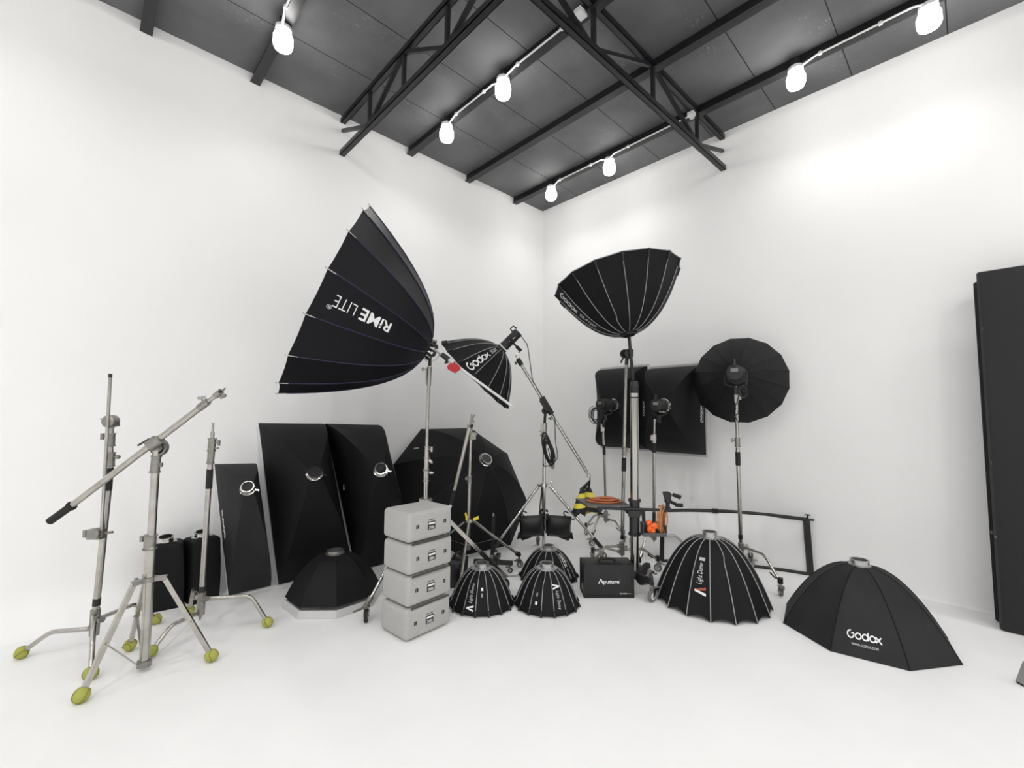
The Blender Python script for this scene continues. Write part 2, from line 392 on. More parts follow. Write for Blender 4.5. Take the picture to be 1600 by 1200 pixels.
# ------------------------------------------------------------------ softbox builders
class Dome:
    """ribbed umbrella softbox: centre of the opening c, n points out of the opening"""
    def __init__(s, c, n, R, L, N, a0=0.0, sgn=1, r0=.05, p=1.8, sag=.035, rimsag=.0):
        s.c = np.array(c, float); s.n = nrm(n); s.R = R; s.L = L; s.N = N; s.a0 = a0; s.sgn = sgn; s.r0 = r0; s.sag = sag; s.rimsag = rimsag
        if abs(s.n[2]) > .999: s.u = A(1, 0, 0)
        else: s.u = nrm(np.cross([0, 0, 1.], s.n))
        s.v = np.cross(s.n, s.u)
        rr = np.linspace(r0, R, 200); zz = L * (1 - ((rr - r0) / (R - r0)) ** p)
        ds = np.concatenate([[0], np.cumsum(np.hypot(np.diff(rr), np.diff(zz)))]); s.len = ds[-1]
        s.rr, s.zz, s.ds = rr, zz, ds / ds[-1]
    def prof(s, t): return np.interp(t, s.ds, s.rr), np.interp(t, s.ds, s.zz)
    def pt(s, t, k, off=0.0):               # k: rib index, may be fractional; panels are flat between ribs
        k0 = math.floor(k + 1e-9); fr = k - k0
        r, z = s.prof(t)
        if off:
            r2, z2 = s.prof(min(1, t + .01)); r1, z1 = s.prof(max(0, t - .01)); d = nrm([r2 - r1, z2 - z1]); r = r - d[1] * off; z = z + d[0] * off
        def at(i):
            a = s.a0 + s.sgn * 2 * PI * i / s.N; return math.cos(a) * s.u + math.sin(a) * s.v
        dirv = at(k0) * (1 - fr) + at(k0 + 1) * fr
        g = 4 * fr * (1 - fr)
        r = r * (1 - s.sag * g * min(1, t * 1.5)); z = z + s.rimsag * g * max(0, (t - .75) / .25) ** 2
        return s.c + dirv * r - s.n * z
    def outward(s, t, k):
        a = s.pt(t + .01, k) - s.pt(t - .01, k); b = s.pt(t, k + .02) - s.pt(t, k - .02); nn = nrm(np.cross(a, b))
        ctr = s.c - s.n * s.L * .1
        return nn if nn @ (s.pt(t, k) - ctr) > 0 else -nn
    def panel_at(s, px, py, t=.55):
        return min(range(s.N), key=lambda k: (proj(s.pt(t, k + .5))[0] - px) ** 2 + (proj(s.pt(t, k + .5))[1] - py) ** 2 + (400 if s.outward(t, k + .5) @ (CAM - s.pt(t, k + .5)) < 0 else 0) * 1e4)
    def near_rib(s, px, py, t=.35):
        return min(range(s.N), key=lambda k: (proj(s.pt(t, k))[0] - px) ** 2 + (proj(s.pt(t, k))[1] - py) ** 2)
    def canopy(s, parent, mout, minn, nt=14, ns=4, th=.004):
        m = MB(); K = s.N * ns; vs = []; fs = []
        for lay in (0, 1):
            for i in range(nt + 1):
                for j in range(K): vs.append(s.pt(i / nt, j / ns, -th * lay))
        b = (nt + 1) * K
        fo = []; fi = []
        for i in range(nt):
            for j in range(K):
                j2 = (j + 1) % K
                fo.append([i * K + j, i * K + j2, (i + 1) * K + j2, (i + 1) * K + j])
                fi.append([b + i * K + j, b + (i + 1) * K + j, b + (i + 1) * K + j2, b + i * K + j2])
        for j in range(K):
            j2 = (j + 1) % K; fo.append([nt * K + j, nt * K + j2, b + nt * K + j2, b + nt * K + j]); fo.append([j2, j, b + j, b + j2])
        m.add(vs, fo); m.m = 1; o = len(m.v); m.f += fi; m.mi += [1] * len(fi)
        return obj('canopy', m, [mout, minn], parent, sharp=9)
    def ribs(s, parent, mt, r=.0025, t1=.9, name='rib', kinks=(), lift=.001, seg=6, tips=None, tipl=.04, tipr=.004):
        out = []
        for k in range(s.N):
            pts = []
            for i in range(15):
                t = .01 + (t1 - .01) * i / 14; kk = k
                if k in kinks and t < .33: kk = k - .16 * min(1, (.33 - t) / .03) * (1 - .2 * (.33 - t))
                pts.append(s.pt(t, kk, lift))
            o = obj(name, MB().tube(pts, r, seg), mt, parent); out.append(o)
            if tips:
                e = s.pt(1, k, .003); d = nrm(s.pt(1, k) - s.pt(.96, k))
                obj('rod_tip', MB().tube([e - d * tipl, e, e + d * .02], [tipr, tipr, tipr * .8], 8), tips, o)
        return out
    def pockets(s, parent, mt):
        for k in range(s.N):
            a = s.pt(.9, k, .004); b = s.pt(1.0, k, .005)
            obj('rod_pocket', MB().tube([a, b], [.006, .009], 8), mt, parent)
    def rimband(s, parent, mt, r=.004, ns=2):
        pts = [s.pt(1, j / ns, .001) for j in range(s.N * ns + 1)]
        return obj('rim_band', MB().tube(pts, r, 6, caps=False), mt, parent)
    def ring(s, parent, r, h, mt=RING, flange=1.35, deep=True):
        """mounting ring standing on the back of the canopy"""
        o = s.c - s.n * (s.L - .004); ax = -s.n
        m = MB(); m.lathe(o, ax, [(r * .86, 0), (r * flange * 1.05, 0), (r * flange * 1.05, .008), (r * 1.04, .012), (r, .02), (r, h), (r * 1.05, h), (r * 1.05, h + .006), (r * .86, h + .006), (r * .86, 0.004)], 28)
        g = obj('speed_ring', m, mt, parent)
        if deep: obj('ring_inside', MB().lathe(o, ax, [(0, .012), (r * .87, .012)], 28), DARKIN, g)
        return g
    def text(s, mb, txt, k, t0, t1, hgt, up=True, sc=0.5, **kw):
        """lettering along panel k from t0 to t1; up: reads from the rim towards the ring; hgt: letter height in metres"""
        vs, fs = text_geo(txt, **kw); s.map(mb, vs, fs, k, t0, t1, hgt, up, sc)
    def map(s, mb, vs, fs, k, t0, t1, hgt, up=True, sc=.5):
        vs = np.array(vs); x0, x1 = vs[:, 0].min(), vs[:, 0].max(); y0, y1 = vs[:, 1].min(), vs[:, 1].max()
        tm = (t0 + t1) / 2; wid = np.linalg.norm(s.pt(tm, k + .999) - s.pt(tm, k)); out = s.outward(tm, k + .5)
        dt = s.pt(tm + .02, k + .5) - s.pt(tm - .02, k + .5)
        if up: dt = -dt
        dk = s.pt(tm, k + .6) - s.pt(tm, k + .4)
        sg = 1 if np.cross(dt, dk) @ out > 0 else -1
        res = []
        for x, y in vs[:, :2]:
            q = (x - x0) / (x1 - x0); t = t0 + (t1 - t0) * (1 - q if up else q)
            kk = k + sc + sg * (((y - y0) / (y1 - y0) - .5) * hgt / wid)
            res.append(s.pt(t, kk) + s.outward(min(.98, t), k + .5) * .0035)
        mb.add(res, fs)

def light_head(parent, o, ax, L=.2, r=.045, name='light_head'):
    ax = nrm(ax); up = nrm(A(0, 0, 1) - ax * ax[2]); sd = np.cross(ax, up)
    m = MB(); m.lathe(o, ax, [(r * 1.05, 0), (r * 1.05, .03), (r, .035), (r, L * .82), (r * 1.06, L * .84), (r * 1.06, L * .97), (r * .9, L)], 20)
    for k in range(5): m.lathe(o + ax * (L * .3 + k * .02), ax, [(r, 0), (r * 1.06, .003), (r * 1.06, .009), (r, .012)], 20)
    h = obj(name, m, BLK, parent)
    m = MB(); m.tube([o + ax * L * .80 + up * r * .9, o + ax * L * .84 + up * r * 1.75, o + ax * L * 1.02 + up * r * 1.75, o + ax * L * 1.06 + up * r * .8], .008, 8); obj('carry_handle', m, BLK, h)
    m = MB()
    for a in (-1, 1): m.tube([o + ax * L * .45 + sd * a * r * 1.0, o + ax * L * .45 + sd * a * r * 1.35, o + ax * L * .45 + sd * a * r * 1.3 - up * r * 1.5, o + ax * L * .45 - up * r * 2.0], .008, 8)
    m.lathe(o + ax * L * .45 - up * r * 1.9, -up, [(.018, 0), (.018, .06), (.012, .065)], 12)
    obj('yoke', m, BLK, h)
    global STUB
    STUB = o + ax * L * .45 - up * (r * 1.9 + .06)
    m = MB(); m.box(o + ax * (L + .001) + up * r * .25, (.003, r * .9, r * .5), (ax, sd, up)); obj('display', m, GREY, h)
    return h

class Rect:
    """rectangular softbox: rim corners TL TR BR BL, ring centre o with axis ax pointing out of the ring"""
    def __init__(s, quad, o, ax, r=.06, bulge=.06, sk=.7, flat=.45):
        s.sk = sk; s.flat = flat
        s.q = [np.array(q, float) for q in quad]; s.o = np.array(o, float); s.ax = nrm(ax); s.r = r; s.b = bulge
        s.cn = sum(s.q) / 4; up = nrm((s.q[0] + s.q[1] - s.q[2] - s.q[3])); rt = nrm(s.q[1] + s.q[2] - s.q[0] - s.q[3])
        s.up = nrm(up - s.ax * (up @ s.ax)); s.rt = nrm(rt - s.ax * (rt @ s.ax) - s.up * (rt @ s.up))
        s.nor = nrm(np.cross(rt, up));
        if s.nor @ (s.o - s.cn) < 0: s.nor = -s.nor
        s.rru, s.rrt = up, rt
    def pt(s, w, t):            # w in 0..4 around (side = int(w)), t 0 rim .. 1 ring
        i = int(w) % 4; fr = w - int(w); a = s.q[i]; b = s.q[(i + 1) % 4]; e = a * (1 - fr) + b * fr
        ang = PI * .75 - (w * PI / 2); g = s.o + s.r * (math.cos(ang) * s.rt + math.sin(ang) * s.up)
        sv = [s.rru, s.rrt, -s.rru, -s.rrt]; wt = [max(0., 1 - abs(((w - (j + .5)) + 2) % 4 - 2)) for j in range(4)]
        side = sum(sv[j] * wt[j] for j in range(4)) / sum(wt)
        cf = 4 * fr * (1 - fr)
        outv = s.nor + s.sk * side
        return e * (1 - t) + g * t + outv * s.b * math.sin(PI * t ** .8) * (1 - s.flat * cf)
    def build(s, parent, fab, lip=.03, lipm=WFAB, nw=12, nt=12, out=1.0):
        m = MB(); K = 4 * nw; vs = []; fs = []
        for j in range(nt + 1):
            for i in range(K): vs.append(s.pt(i / nw, j / nt))
        for j in range(nt):
            for i in range(K): fs.append([j * K + i, j * K + (i + 1) % K, (j + 1) * K + (i + 1) % K, (j + 1) * K + i])
        m.add(vs, fs); c = obj('canopy', m, fab, parent, sharp=14)
        m = MB(); Q = [s.cn + (q - s.cn) * out - s.nor * .001 for q in s.q]; m.prism(Q, -s.nor * lip); obj('front_diffuser', m, lipm, parent)
        return c
    def ring(s, parent, mt=CHROME, h=.03, closed=True):
        m = MB(); r = s.r * .9; o = s.o - s.ax * .004
        m.lathe(o, s.ax, [(r * .8, -.01), (r * 1.25, -.01), (r * 1.25, 0), (r * 1.02, .004), (r, h), (r * 1.04, h), (r * 1.04, h + .005), (r * .86, h + .005), (r * .86, -.01)], 26)
        d = math.cos(-.5) * s.rt + math.sin(-.5) * s.up; m.box(o + d * r * 1.42 + s.ax * .006, (.035, .012, .012), (d, np.cross(s.ax, d), s.ax))
        g = obj('speed_ring', m, mt, parent)
        if closed: obj('ring_cap', MB().lathe(o, s.ax, [(0, h * .7), (r * .87, h * .7)], 26), DARKIN, g)
        return g

# ------------------------------------------------------------------ stand parts
def knob(mb, o, d, l=.035, r=.018, wing=True):
    d = nrm(d); mb.cyl(o, o + d * l, .005, 8)
    if wing:
        u = nrm(np.cross(d, [0, 0, 1.])) if abs(d[2]) < .9 else A(1, 0, 0); w = np.cross(d, u)
        mb.box(o + d * (l + .008), (.016, .011, r * 2.3), (d, u, w))
    else: mb.lathe(o + d * l, d, [(r * .6, 0), (r, .004), (r, .018), (r * .7, .022)], 12)
def caster(parent, fl, head, wr=.03, mt=NICK, stem=None, tyre=GRUB):
    """swivel caster standing on floor point fl, rolling along head; stem: top of its fork"""
    fl = np.array(fl, float); h = nrm(A(head[0], head[1], 0)); sd = A(-h[1], h[0], 0); c = fl + A(0, 0, wr)
    top = c + A(0, 0, wr * 1.25) - h * wr * .35 if stem is None else np.array(stem, float)
    m = MB()
    for a in (-1, 1):
        m.prism([c + sd * a * .016 - h * .008 + A(0, 0, -.008), c + sd * a * .016 + h * .01 + A(0, 0, -.006), c + sd * a * .016 - h * wr * .1 + A(0, 0, wr * 1.2), c + sd * a * .016 - h * wr * .75 + A(0, 0, wr * 1.2)], sd * a * .003)
    m.box(c - h * wr * .4 + A(0, 0, wr * 1.22), (wr * 1.2, .042, .006), (h, sd, A(0, 0, 1)))
    m.box(c - h * wr * 1.3 + A(0, 0, wr * 1.1), (wr * 1.1, .03, .005), (h, sd, nrm(A(0, 0, 1))))
    m.cyl(c - h * wr * .35 + A(0, 0, wr * 1.2), top + A(0, 0, .004), .009, 10)
    m.cyl(c - sd * .02, c + sd * .02, .005, 8)
    k = obj('caster', m, mt, parent)
    m = MB(); m.lathe(c - sd * .012, sd, [(wr * .55, 0), (wr * .92, .0), (wr, .004), (wr, .02), (wr * .92, .024), (wr * .55, .024)], 20)
    m.m = 1; m.lathe(c - sd * .0125, sd, [(0.001, 0), (wr * .56, .0), (wr * .56, .025), (.001, .025)], 16)
    obj('wheel', m, [tyre, WPLAS], k)
    return k
def ball(parent, c, r, d, label=None):
    """a slit tennis ball pushed over a leg end"""
    m = MB(); d = nrm(d); u = nrm(np.cross(d, [0, 0, 1.])) if abs(d[2]) < .95 else A(1, 0, 0); w_ = np.cross(d, u)
    m.ell(c, (r * .97, r, r * 1.02), (u, w_, d), 20, 14)
    m.m = 1
    pts = []
    for i in range(41):
        t = 2 * PI * i / 40; a = .44; 
        v = A(math.cos(t) + a * math.cos(3 * t) * .6, math.sin(t) - a * math.sin(3 * t) * .6, 1.1 * math.sin(2 * t)); v = nrm(v)
        pts.append(np.array(c) + (u * v[0] + w_ * v[1] + d * v[2]) * r * 1.0)
    m.tube(pts, .0022, 5, caps=False)
    for a in (0, PI / 2):
        q = math.cos(a) * u + math.sin(a) * w_; m.tube([np.array(c) + nrm(d + q * s_) * r * 1.008 for s_ in (-.5, -.2, .2, .5)], .0022, 5)
    return obj('tennis_ball', m, [FELT, SEAM], parent, label)
def bent_leg(hub, foot, drop, r=.0125, rise=.0, endz=.05, k=.62):
    """leg that leaves the hub sideways, bends and drops to the foot"""
    hub = np.array(hub, float); foot = np.array(foot, float); h = A(foot[0] - hub[0], foot[1] - hub[1], 0)
    a = hub + h * .06; b = hub + h * k + A(0, 0, rise); c = A(foot[0], foot[1], endz)
    pts = [a]
    for q in np.linspace(0, 1, 7):
        p0 = lerp(a, b, .86); p1 = b + (b - a) * 0.0; p2 = lerp(b, c, .3)
        pts.append((1 - q) ** 2 * p0 + 2 * q * (1 - q) * p1 + q * q * p2)
    pts.append(c); return pts
def collar(mb, a, b, r): mb.tube([a, lerp(a, b, .06), lerp(a, b, .061), lerp(a, b, .939), lerp(a, b, .94), b], [r * 1.18, r * 1.18, r, r, r * 1.18, r * 1.18], 16)

def pillow(mb, c, size, ax, nx=12, ny=8, puff=1.0, ragged=0.0):
    """stuffed bag lobe: size (x, y thickness, z)"""
    X, Y, Z = ax; c = np.array(c, float); vs = []; fs = []
    for sgn in (1, -1):
        for i in range(nx + 1):
            for j in range(ny + 1):
                x = -1 + 2 * i / nx; z = -1 + 2 * j / ny
                t = ((1 - abs(x) ** 3) * (1 - abs(z) ** 3)) ** .5 if abs(x) < 1 and abs(z) < 1 else 0
                wv = ragged * math.sin(x * 11 + z * 3) * (1 if z < -.9 else .2)
                vs.append(c + X * size[0] / 2 * x * (1 - .06 * (1 - abs(z))) + Z * (size[2] / 2 * z + wv) + Y * sgn * size[1] / 2 * t * puff)
    W = ny + 1; n0 = (nx + 1) * W
    for i in range(nx):
        for j in range(ny):
            a = i * W + j; fs.append([a, a + 1, a + W + 1, a + W]); fs.append([n0 + a, n0 + a + W, n0 + a + W + 1, n0 + a + 1])
    mb.add(vs, fs)
def coil(mb, c, ax, rx, ry, n, r, jit=.008, drop=0.0, seg=6, spread=.0, nvec=None):
    """n loose loops of cable, each a little different from the last"""
    X, Y, Z = ax; c = np.array(c, float); pts = []; rs = random.Random(int(rx * 1e4) + n)
    kx = [1 + jit * 8 * rs.uniform(-1, 1) for _ in range(n + 2)]; ky = [1 + jit * 8 * rs.uniform(-1, 1) for _ in range(n + 2)]
    ox = [rx * jit * 6 * rs.uniform(-1, 1) for _ in range(n + 2)]; oy = [ry * jit * 5 * rs.uniform(-1, 1) for _ in range(n + 2)]; oz = [spread * rs.uniform(-1, 1) for _ in range(n + 2)]
    for i in range(n * 20 + 1):
        a = 2 * PI * i / 20; q = i / 20; k = int(q); f = q - k; f = f * f * (3 - 2 * f)
        l = lambda v: v[k] * (1 - f) + v[k + 1] * f
        pts.append(c + X * (rx * l(kx) * math.cos(a) + l(ox)) + Y * (ry * l(ky) * math.sin(a) + l(oy)) + Z * l(oz))
    mb.tube(pts, r, seg)
def stroke_geo(lines, w):
    """flat lettering made of strokes of width w"""
    vs = []; fs = []
    for ln in lines:
        ln = [np.array(p, float) for p in ln]; n = len(ln); closed = np.linalg.norm(ln[0] - ln[-1]) < 1e-6; o = len(vs)
        for i in range(n):
            a = ln[i - 1] if i > 0 else (ln[-2] if closed else ln[0]); b = ln[i + 1] if i < n - 1 else (ln[1] if closed else ln[-1])
            t = nrm(b - a); q = A(-t[1], t[0]) * w / 2; vs += [np.append(ln[i] + q, 0), np.append(ln[i] - q, 0)]
        for i in range(n - 1): fs.append([o + 2 * i, o + 2 * i + 1, o + 2 * i + 3, o + 2 * i + 2])
    vs = np.array(vs); vs[:, 0] -= (vs[:, 0].min() + vs[:, 0].max()) / 2; vs[:, 1] -= (vs[:, 1].min() + vs[:, 1].max()) / 2
    return vs, fs
def arc(cx, cy, rx, ry, a0, a1, n=18): return [(cx + rx * math.cos(math.radians(a0 + (a1 - a0) * i / n)), cy + ry * math.sin(math.radians(a0 + (a1 - a0) * i / n))) for i in range(n + 1)]
GDX = stroke_geo([arc(0, .12, .56, .56, 82, 385, 22) + [(.12, .22)], arc(1.34, 0, .5, .44, 0, 360), arc(2.56, 0, .5, .44, 0, 360), [(3.06, -.46), (3.06, .80)], arc(3.84, 0, .5, .44, 0, 360), [(4.36, .44), (5.38, -.52)], [(4.36, -.42), (5.3, .44)]], .23)
# ------------------------------------------------------------------ left group: three stands on tennis balls
HR = nrm(A(RIGHT[0], RIGHT[1], 0)); HF = nrm(A(FWD[0], FWD[1], 0)); UP = A(0, 0, 1)
HAX = (HR, HF, UP)
def grip_stand_leg(t, hub, foot_px, ballr=.033, k=.62, r=.0125, z=None):
    f = F(*foot_px); hub = np.array(hub)
    g = obj('leg', MB().tube(bent_leg(hub, f + A(0, 0, ballr), 0, r, endz=ballr, k=k), r, 12), ALU, t)
    b = f + A(0, 0, ballr); d = nrm(hub * A(1, 1, 0) * .35 + f * A(1, 1, 0) * .65 + A(0, 0, .2) - b)
    ball(g, b, ballr, d); return g

# --- tall grip stand with an arm rod clipped along its pole
base = A(.669, -4.70, 0); d = dep(base)
t = thing('grip_stand', 'tall silver grip stand at far left with an arm rod clamped along its pole', 'light stand', base)
hub = P(d, 148, 966)
m = MB(); m.tube([P(d, 149.5, 952), P(d, 147, 992)], .024, 14)
for q in ((137, 981), (160, 968), (147.5, 964)): m.tube([P(d, 148, q[1]), P(d - .02, *q)], .017, 10)
obj('leg_hub', m, NICK, t)
grip_stand_leg(t, P(d, 146, 982), (33, 1029)); grip_stand_leg(t, P(d, 150, 968), (243.5, 975)); grip_stand_leg(t, P(d, 147, 960), (141, 1062), k=.45)
m = MB(); m.tube([P(d, 149.5, 955), P(d, 169, 765)], .0175, 16); m.tube([P(d, 168.8, 767), P(d, 172.6, 712)], .0165, 16); obj('pole', m, ALU, t)
obj('tape_band', MB().tube([P(d, 150.5, 945.5), P(d, 151.6, 934.5)], .0198, 14), BLK, t)
obj('hand_grip', MB().tube([P(d, 168.6, 766), P(d, 171.4, 731)], .0195, 16), RUB, t)
m = MB(); collar(m, P(d, 171.5, 729), P(d, 173, 707), .0225); knob(m, P(d, 174.5, 714), HR, .025, .012, False); m.m = 0; obj('lower_collar', m, NICK, t)
obj('riser', MB().tube([P(d, 173, 708), P(d, 174, 664)], .0125, 14), ALU, t)
m = MB(); collar(m, P(d, 172.4, 697), P(d, 173.2, 677), .022); knob(m, P(d, 170, 682), -HR, .03, .016); obj('upper_collar', m, NICK, t)
m = MB(); m.lathe(P(d - .05, 171, 658.5), -HF, [(.0, -.03), (.036, -.03), (.038, -.01), (.036, .012), (.028, .022), (.0, .025)], 20); m.tube([P(d, 174, 668), P(d, 173.5, 655)], .018, 10); knob(m, P(d - .02, 175, 661), HR + A(0, 0, -.3), .022, .01, False); m.tube([P(d - .05, 164, 655), P(d - .05, 157, 654.5)], .004, 6)
obj('grip_head', m, NICK, t)
m = MB(); m.tube([P(d - .075, 172.3, 588), P(d - .075, 167.2, 680), P(d - .07, 157.8, 838)], .0085, 12); rod = obj('arm_rod', m, ALU, t)
obj('rod_tip', MB().tube([P(d - .075, 172.4, 584), P(d - .075, 172.2, 590)], .0095, 10), BLK, rod)
m = MB(); m.box(P(d - .06, 151, 834), (.075, .05, .055), (HR, HF, UP)); m.lathe(P(d - .09, 148, 834), -HF, [(0, -.02), (.03, -.02), (.03, .01), (.0, .012)], 16); knob(m, P(d - .07, 140, 834), -HR, .02, .018); m.tube([P(d - .06, 160, 833), P(d - .06, 176, 831.5)], .0075, 10)
m.m = 1; m.box(P(d - .097, 155.5, 831), (.008, .006, .008), HAX); m.box(P(d - .097, 155.5, 837), (.008, .006, .008), HAX)
obj('rod_clamp', m, [NICK, BLK], t)

# --- boom stand
base = A(1.121, -4.502, 0); d = dep(base)
t = thing('boom_stand', 'silver tripod boom stand with a slanting boom tube and black hand grip', 'light stand', base)
top = P(d, 244.5, 703); bot = P(d, 225.5, 1037)
obj('column', MB().tube([bot, lerp(bot, top, .55)], .0235, 16).tube([lerp(bot, top, .54), top], .0195, 16), ALU, t)
m = MB(); collar(m, P(d, 233.5, 858), P(d, 235.5, 836), .028); knob(m, P(d, 230, 842), -HR, .022, .014); obj('column_collar', m, NICK, t)
m = MB(); collar(m, P(d, 241.8, 738), P(d, 244.5, 712), .0225); knob(m, P(d, 246, 726), HR, .012, .01); obj('top_collar', m, NICK, t)
hubz = zat(bot, 905)
m = MB(); hb = P(d, 233, 905); m.tube([hb - UP * .012, hb + UP * .012], .032, 16)
feet = [(126, 1098), (330, 1034), (202.5, 1017)]
for q in feet:
    f = F(*q); h = nrm(A(f[0] - hb[0], f[1] - hb[1], 0)); m.box(hb + h * .045, (.07, .03, .022), (h, A(-h[1], h[0], 0), UP))
knob(m, P(d, 222, 908), -HR, .025, .014); obj('leg_collar', m, NICK, t)
for q in feet:
    f = F(*q); h = nrm(A(f[0] - hb[0], f[1] - hb[1], 0)); c = f + A(0, 0, .035); s0 = hb + h * .07
    g = obj('leg', MB().beam(s0, c, .02, .024), ALU, t)
    ball(g, c, .036 if q[0] == 126 else .034, nrm(s0 - c))
    mid = lerp(s0, c, .56); b0 = bot + UP * .01 + h * .035
    mm = MB(); mm.beam(b0, mid, .014, .004); mm.m = 0; mm.cyl(mid - A(-h[1], h[0], 0) * .016, mid + A(-h[1], h[0], 0) * .016, .006, 8); obj('brace', mm, ALU, t)
m = MB(); m.tube([bot - UP * .012, bot + UP * .02], .034, 14); obj('brace_bracket', m, NICK, t)
# boom
dd = d - .045
g0, g1 = P(dd, 78, 814.5), P(dd, 113, 789.5); e1 = P(dd, 321, 630.5); e2 = P(dd, 345, 612)
m = MB(); m.tube([P(dd, 108, 793), e1], .0165, 16); m.tube([P(dd, 315, 635), e2], .0115, 12); b = obj('boom', m, ALU, t)
obj('boom_grip', MB().tube([g0, lerp(g0, g1, .9), lerp(g0, g1, .92), g1], [.0195, .0195, .025, .025], 16), RUB, b)
m = MB(); m.tube([P(dd, 311, 638), P(dd, 325, 627)], .0195, 14); m.box(P(dd - .01, 316, 630), (.05, .02, .012), (nrm(e1 - g0), -HF, nrm(np.cross(nrm(e1 - g0), -HF)))); knob(m, P(dd, 317, 629), UP * .9 - HR * .3, .02, .016); obj('boom_clamp', m, NICK, b)
m = MB(); m.tube([P(dd, 336, 619), P(dd, 346, 611)], .0165, 14); m.tube([P(dd, 347, 611), P(dd, 352, 606.5)], .005, 8); knob(m, P(dd, 346, 614), HR * .5 - UP, .012, .014); m.m = 1; m.lathe(P(dd - .014, 344.5, 612), -HF, [(0, 0), (.009, 0), (.009, .005), (0, .005)], 12); obj('end_socket', m, [NICK, BLK], b)
m = MB(); wc = P(d + .005, 249, 699)
for (r0, r1) in ((.036, .046), (.0, .024)):
    m.lathe(wc + HF * .012, -HF, [(r0, 0), (r1, 0), (r1, .024), (r0, .024), (r0, 0)] if r0 else [(0, 0), (r1, 0), (r1, .024), (0, .024)], 28)
for a in (0.4, 2.5, 4.6): m.beam(wc, wc + (math.cos(a) * HR + math.sin(a) * UP) * .042, .012, .008, HF)
m.tube([P(d, 245, 712), P(d, 246, 700)], .015, 10); m.tube([P(dd, 234, 697.5), P(dd, 252, 685.5)], .024, 16); m.box(P(dd, 237, 690), (.06, .03, .03), (nrm(e1 - g0), HF, nrm(np.cross(nrm(e1 - g0), HF))))
sw = obj('swivel', m, NICK, t)
obj('clamp_lever', MB().tube([P(dd - .01, 233, 686), P(dd - .01, 215.5, 696)], [.006, .005], 8), BLK, sw)

# --- shorter grip stand in front of the strip softbox
base = A(.839, -4.177, 0); d = dep(base)
t = thing('grip_stand', 'shorter silver grip stand with black grip before the slim grey-black softbox', 'light stand', base)
m = MB(); m.tube([P(d, 315.5, 926), P(d, 313, 960)], .024, 14); m.tube([P(d, 313, 960), P(d, 312.3, 969)], [.012, .004], 8)
for q in ((323, 935.5), (304, 933), (309, 958)): m.tube([P(d, 314, q[1]), P(d - .02, *q)], .017, 10)
m.box(P(d - .01, 303, 929), (.025, .03, .03), HAX); obj('leg_hub', m, NICK, t)
grip_stand_leg(t, P(d, 317, 936), (417.5, 980), k=.72); grip_stand_leg(t, P(d - .02, 310, 958), (236, 1027), k=.62); grip_stand_leg(t, P(d, 307, 932), (295.5, 960.5), k=.5)
obj('pole', MB().tube([P(d, 315.3, 928), P(d, 328.5, 725)], .0165, 16), ALU, t)
obj('tape_band', MB().tube([P(d, 315.6, 925), P(d, 316.2, 915.5)], .0175, 14), BLK, t)
obj('hand_grip', MB().tube([P(d, 326.3, 763), P(d, 328, 733)], .019, 16), RUB, t)
m = MB(); collar(m, P(d, 328.6, 724), P(d, 330.4, 704), .0205); collar(m, P(d, 330.2, 705), P(d, 332, 685), .0225); knob(m, P(d, 335, 692), HR, .02, .016); knob(m, P(d, 335, 700), HR, .004, .008, False); obj('collar', m, NICK, t)
obj('spigot', MB().tube([P(d, 331.6, 686), P(d, 332, 675), P(d, 332.1, 674.5), P(d, 332.8, 661)], [.0115, .0115, .0075, .0065], 12), ALU, t)

# ------------------------------------------------------------------ two small softboxes standing on their openings
def small_box(fl, fr, depth_, h, ringpx, label, leanx=0.0):
    fl = np.array(fl, float); fr = np.array(fr, float); e = nrm(fr - fl); bk = A(-e[1], e[0], 0)
    if bk[0] > 0: bk = -bk
    c = (fl + fr) / 2 + bk * depth_ / 2
    t = thing('small_softbox', label, 'softbox', c, 'small softboxes standing by the left wall')
    W = np.linalg.norm(fr - fl); rc = P(dep(c) - .01, *ringpx); m = MB(); vs = []; fs = []; nw = 8
    lev = [(0, 1.0, 0), (.1, 1.015, 0), (.35, 1.02, .1), (.6, 1.0, .3), (.80, .97, .4), (.90, .95, .5), (.955, .92, .6), (.985, .80, .75), (1.0, .42, 1)]
    K = 4 * nw; rad = .05
    for (q, s_, mv) in lev:
        for i in range(K):
            sd = i // nw; fq = -1 + 2 * (i % nw) / nw
            x, y = [(fq, -1), (1, fq), (-fq, 1), (-1, -fq)][sd]
            rnd = .06 + .15 * q; ln = (abs(x) ** 14 + abs(y) ** 14) ** (1 / 14); x, y = x / ln, y / ln
            wv = 1 + .02 * math.sin(i * 2.1 + q * 9) * q
            p = c + e * x * W / 2 * s_ * wv + bk * y * depth_ / 2 * s_ + UP * q * h
            tgt = rc - c - UP * (rc - c)[2]
            p = p + tgt * mv * q
            vs.append(p)
    for j in range(len(lev) - 1):
        for i in range(K): fs.append([j * K + i, j * K + (i + 1) % K, (j + 1) * K + (i + 1) % K, (j + 1) * K + i])
    fs.append(list(range(K))); m.add(vs, fs); obj('canopy', m, FAB, t, sharp=50)
    o = A(rc[0], rc[1], h - .004); ax = nrm(A(.18, -.05, 1)); m = MB()
    m.lathe(o, ax, [(.04, -.01), (.068, -.01), (.068, 0), (.055, .006), (.05, .012), (.047, .035), (.050, .037), (.050, .043), (.041, .043), (.041, -.01)], 26)
    g = obj('speed_ring', m, CHROME, t)
    obj('ring_inside', MB().lathe(o, ax, [(0, .003), (.042, .003)], 24), BLK, g)
small_box(F(232, 958.8), F(286.5, 948), .20, .47, (258.5, 853), 'small black softbox standing upright behind the boom stand column')
small_box(F(299.5, 946.5), F(344, 932), .20, .475, (315, 846), 'small black softbox standing upright behind the shorter grip stand pole')

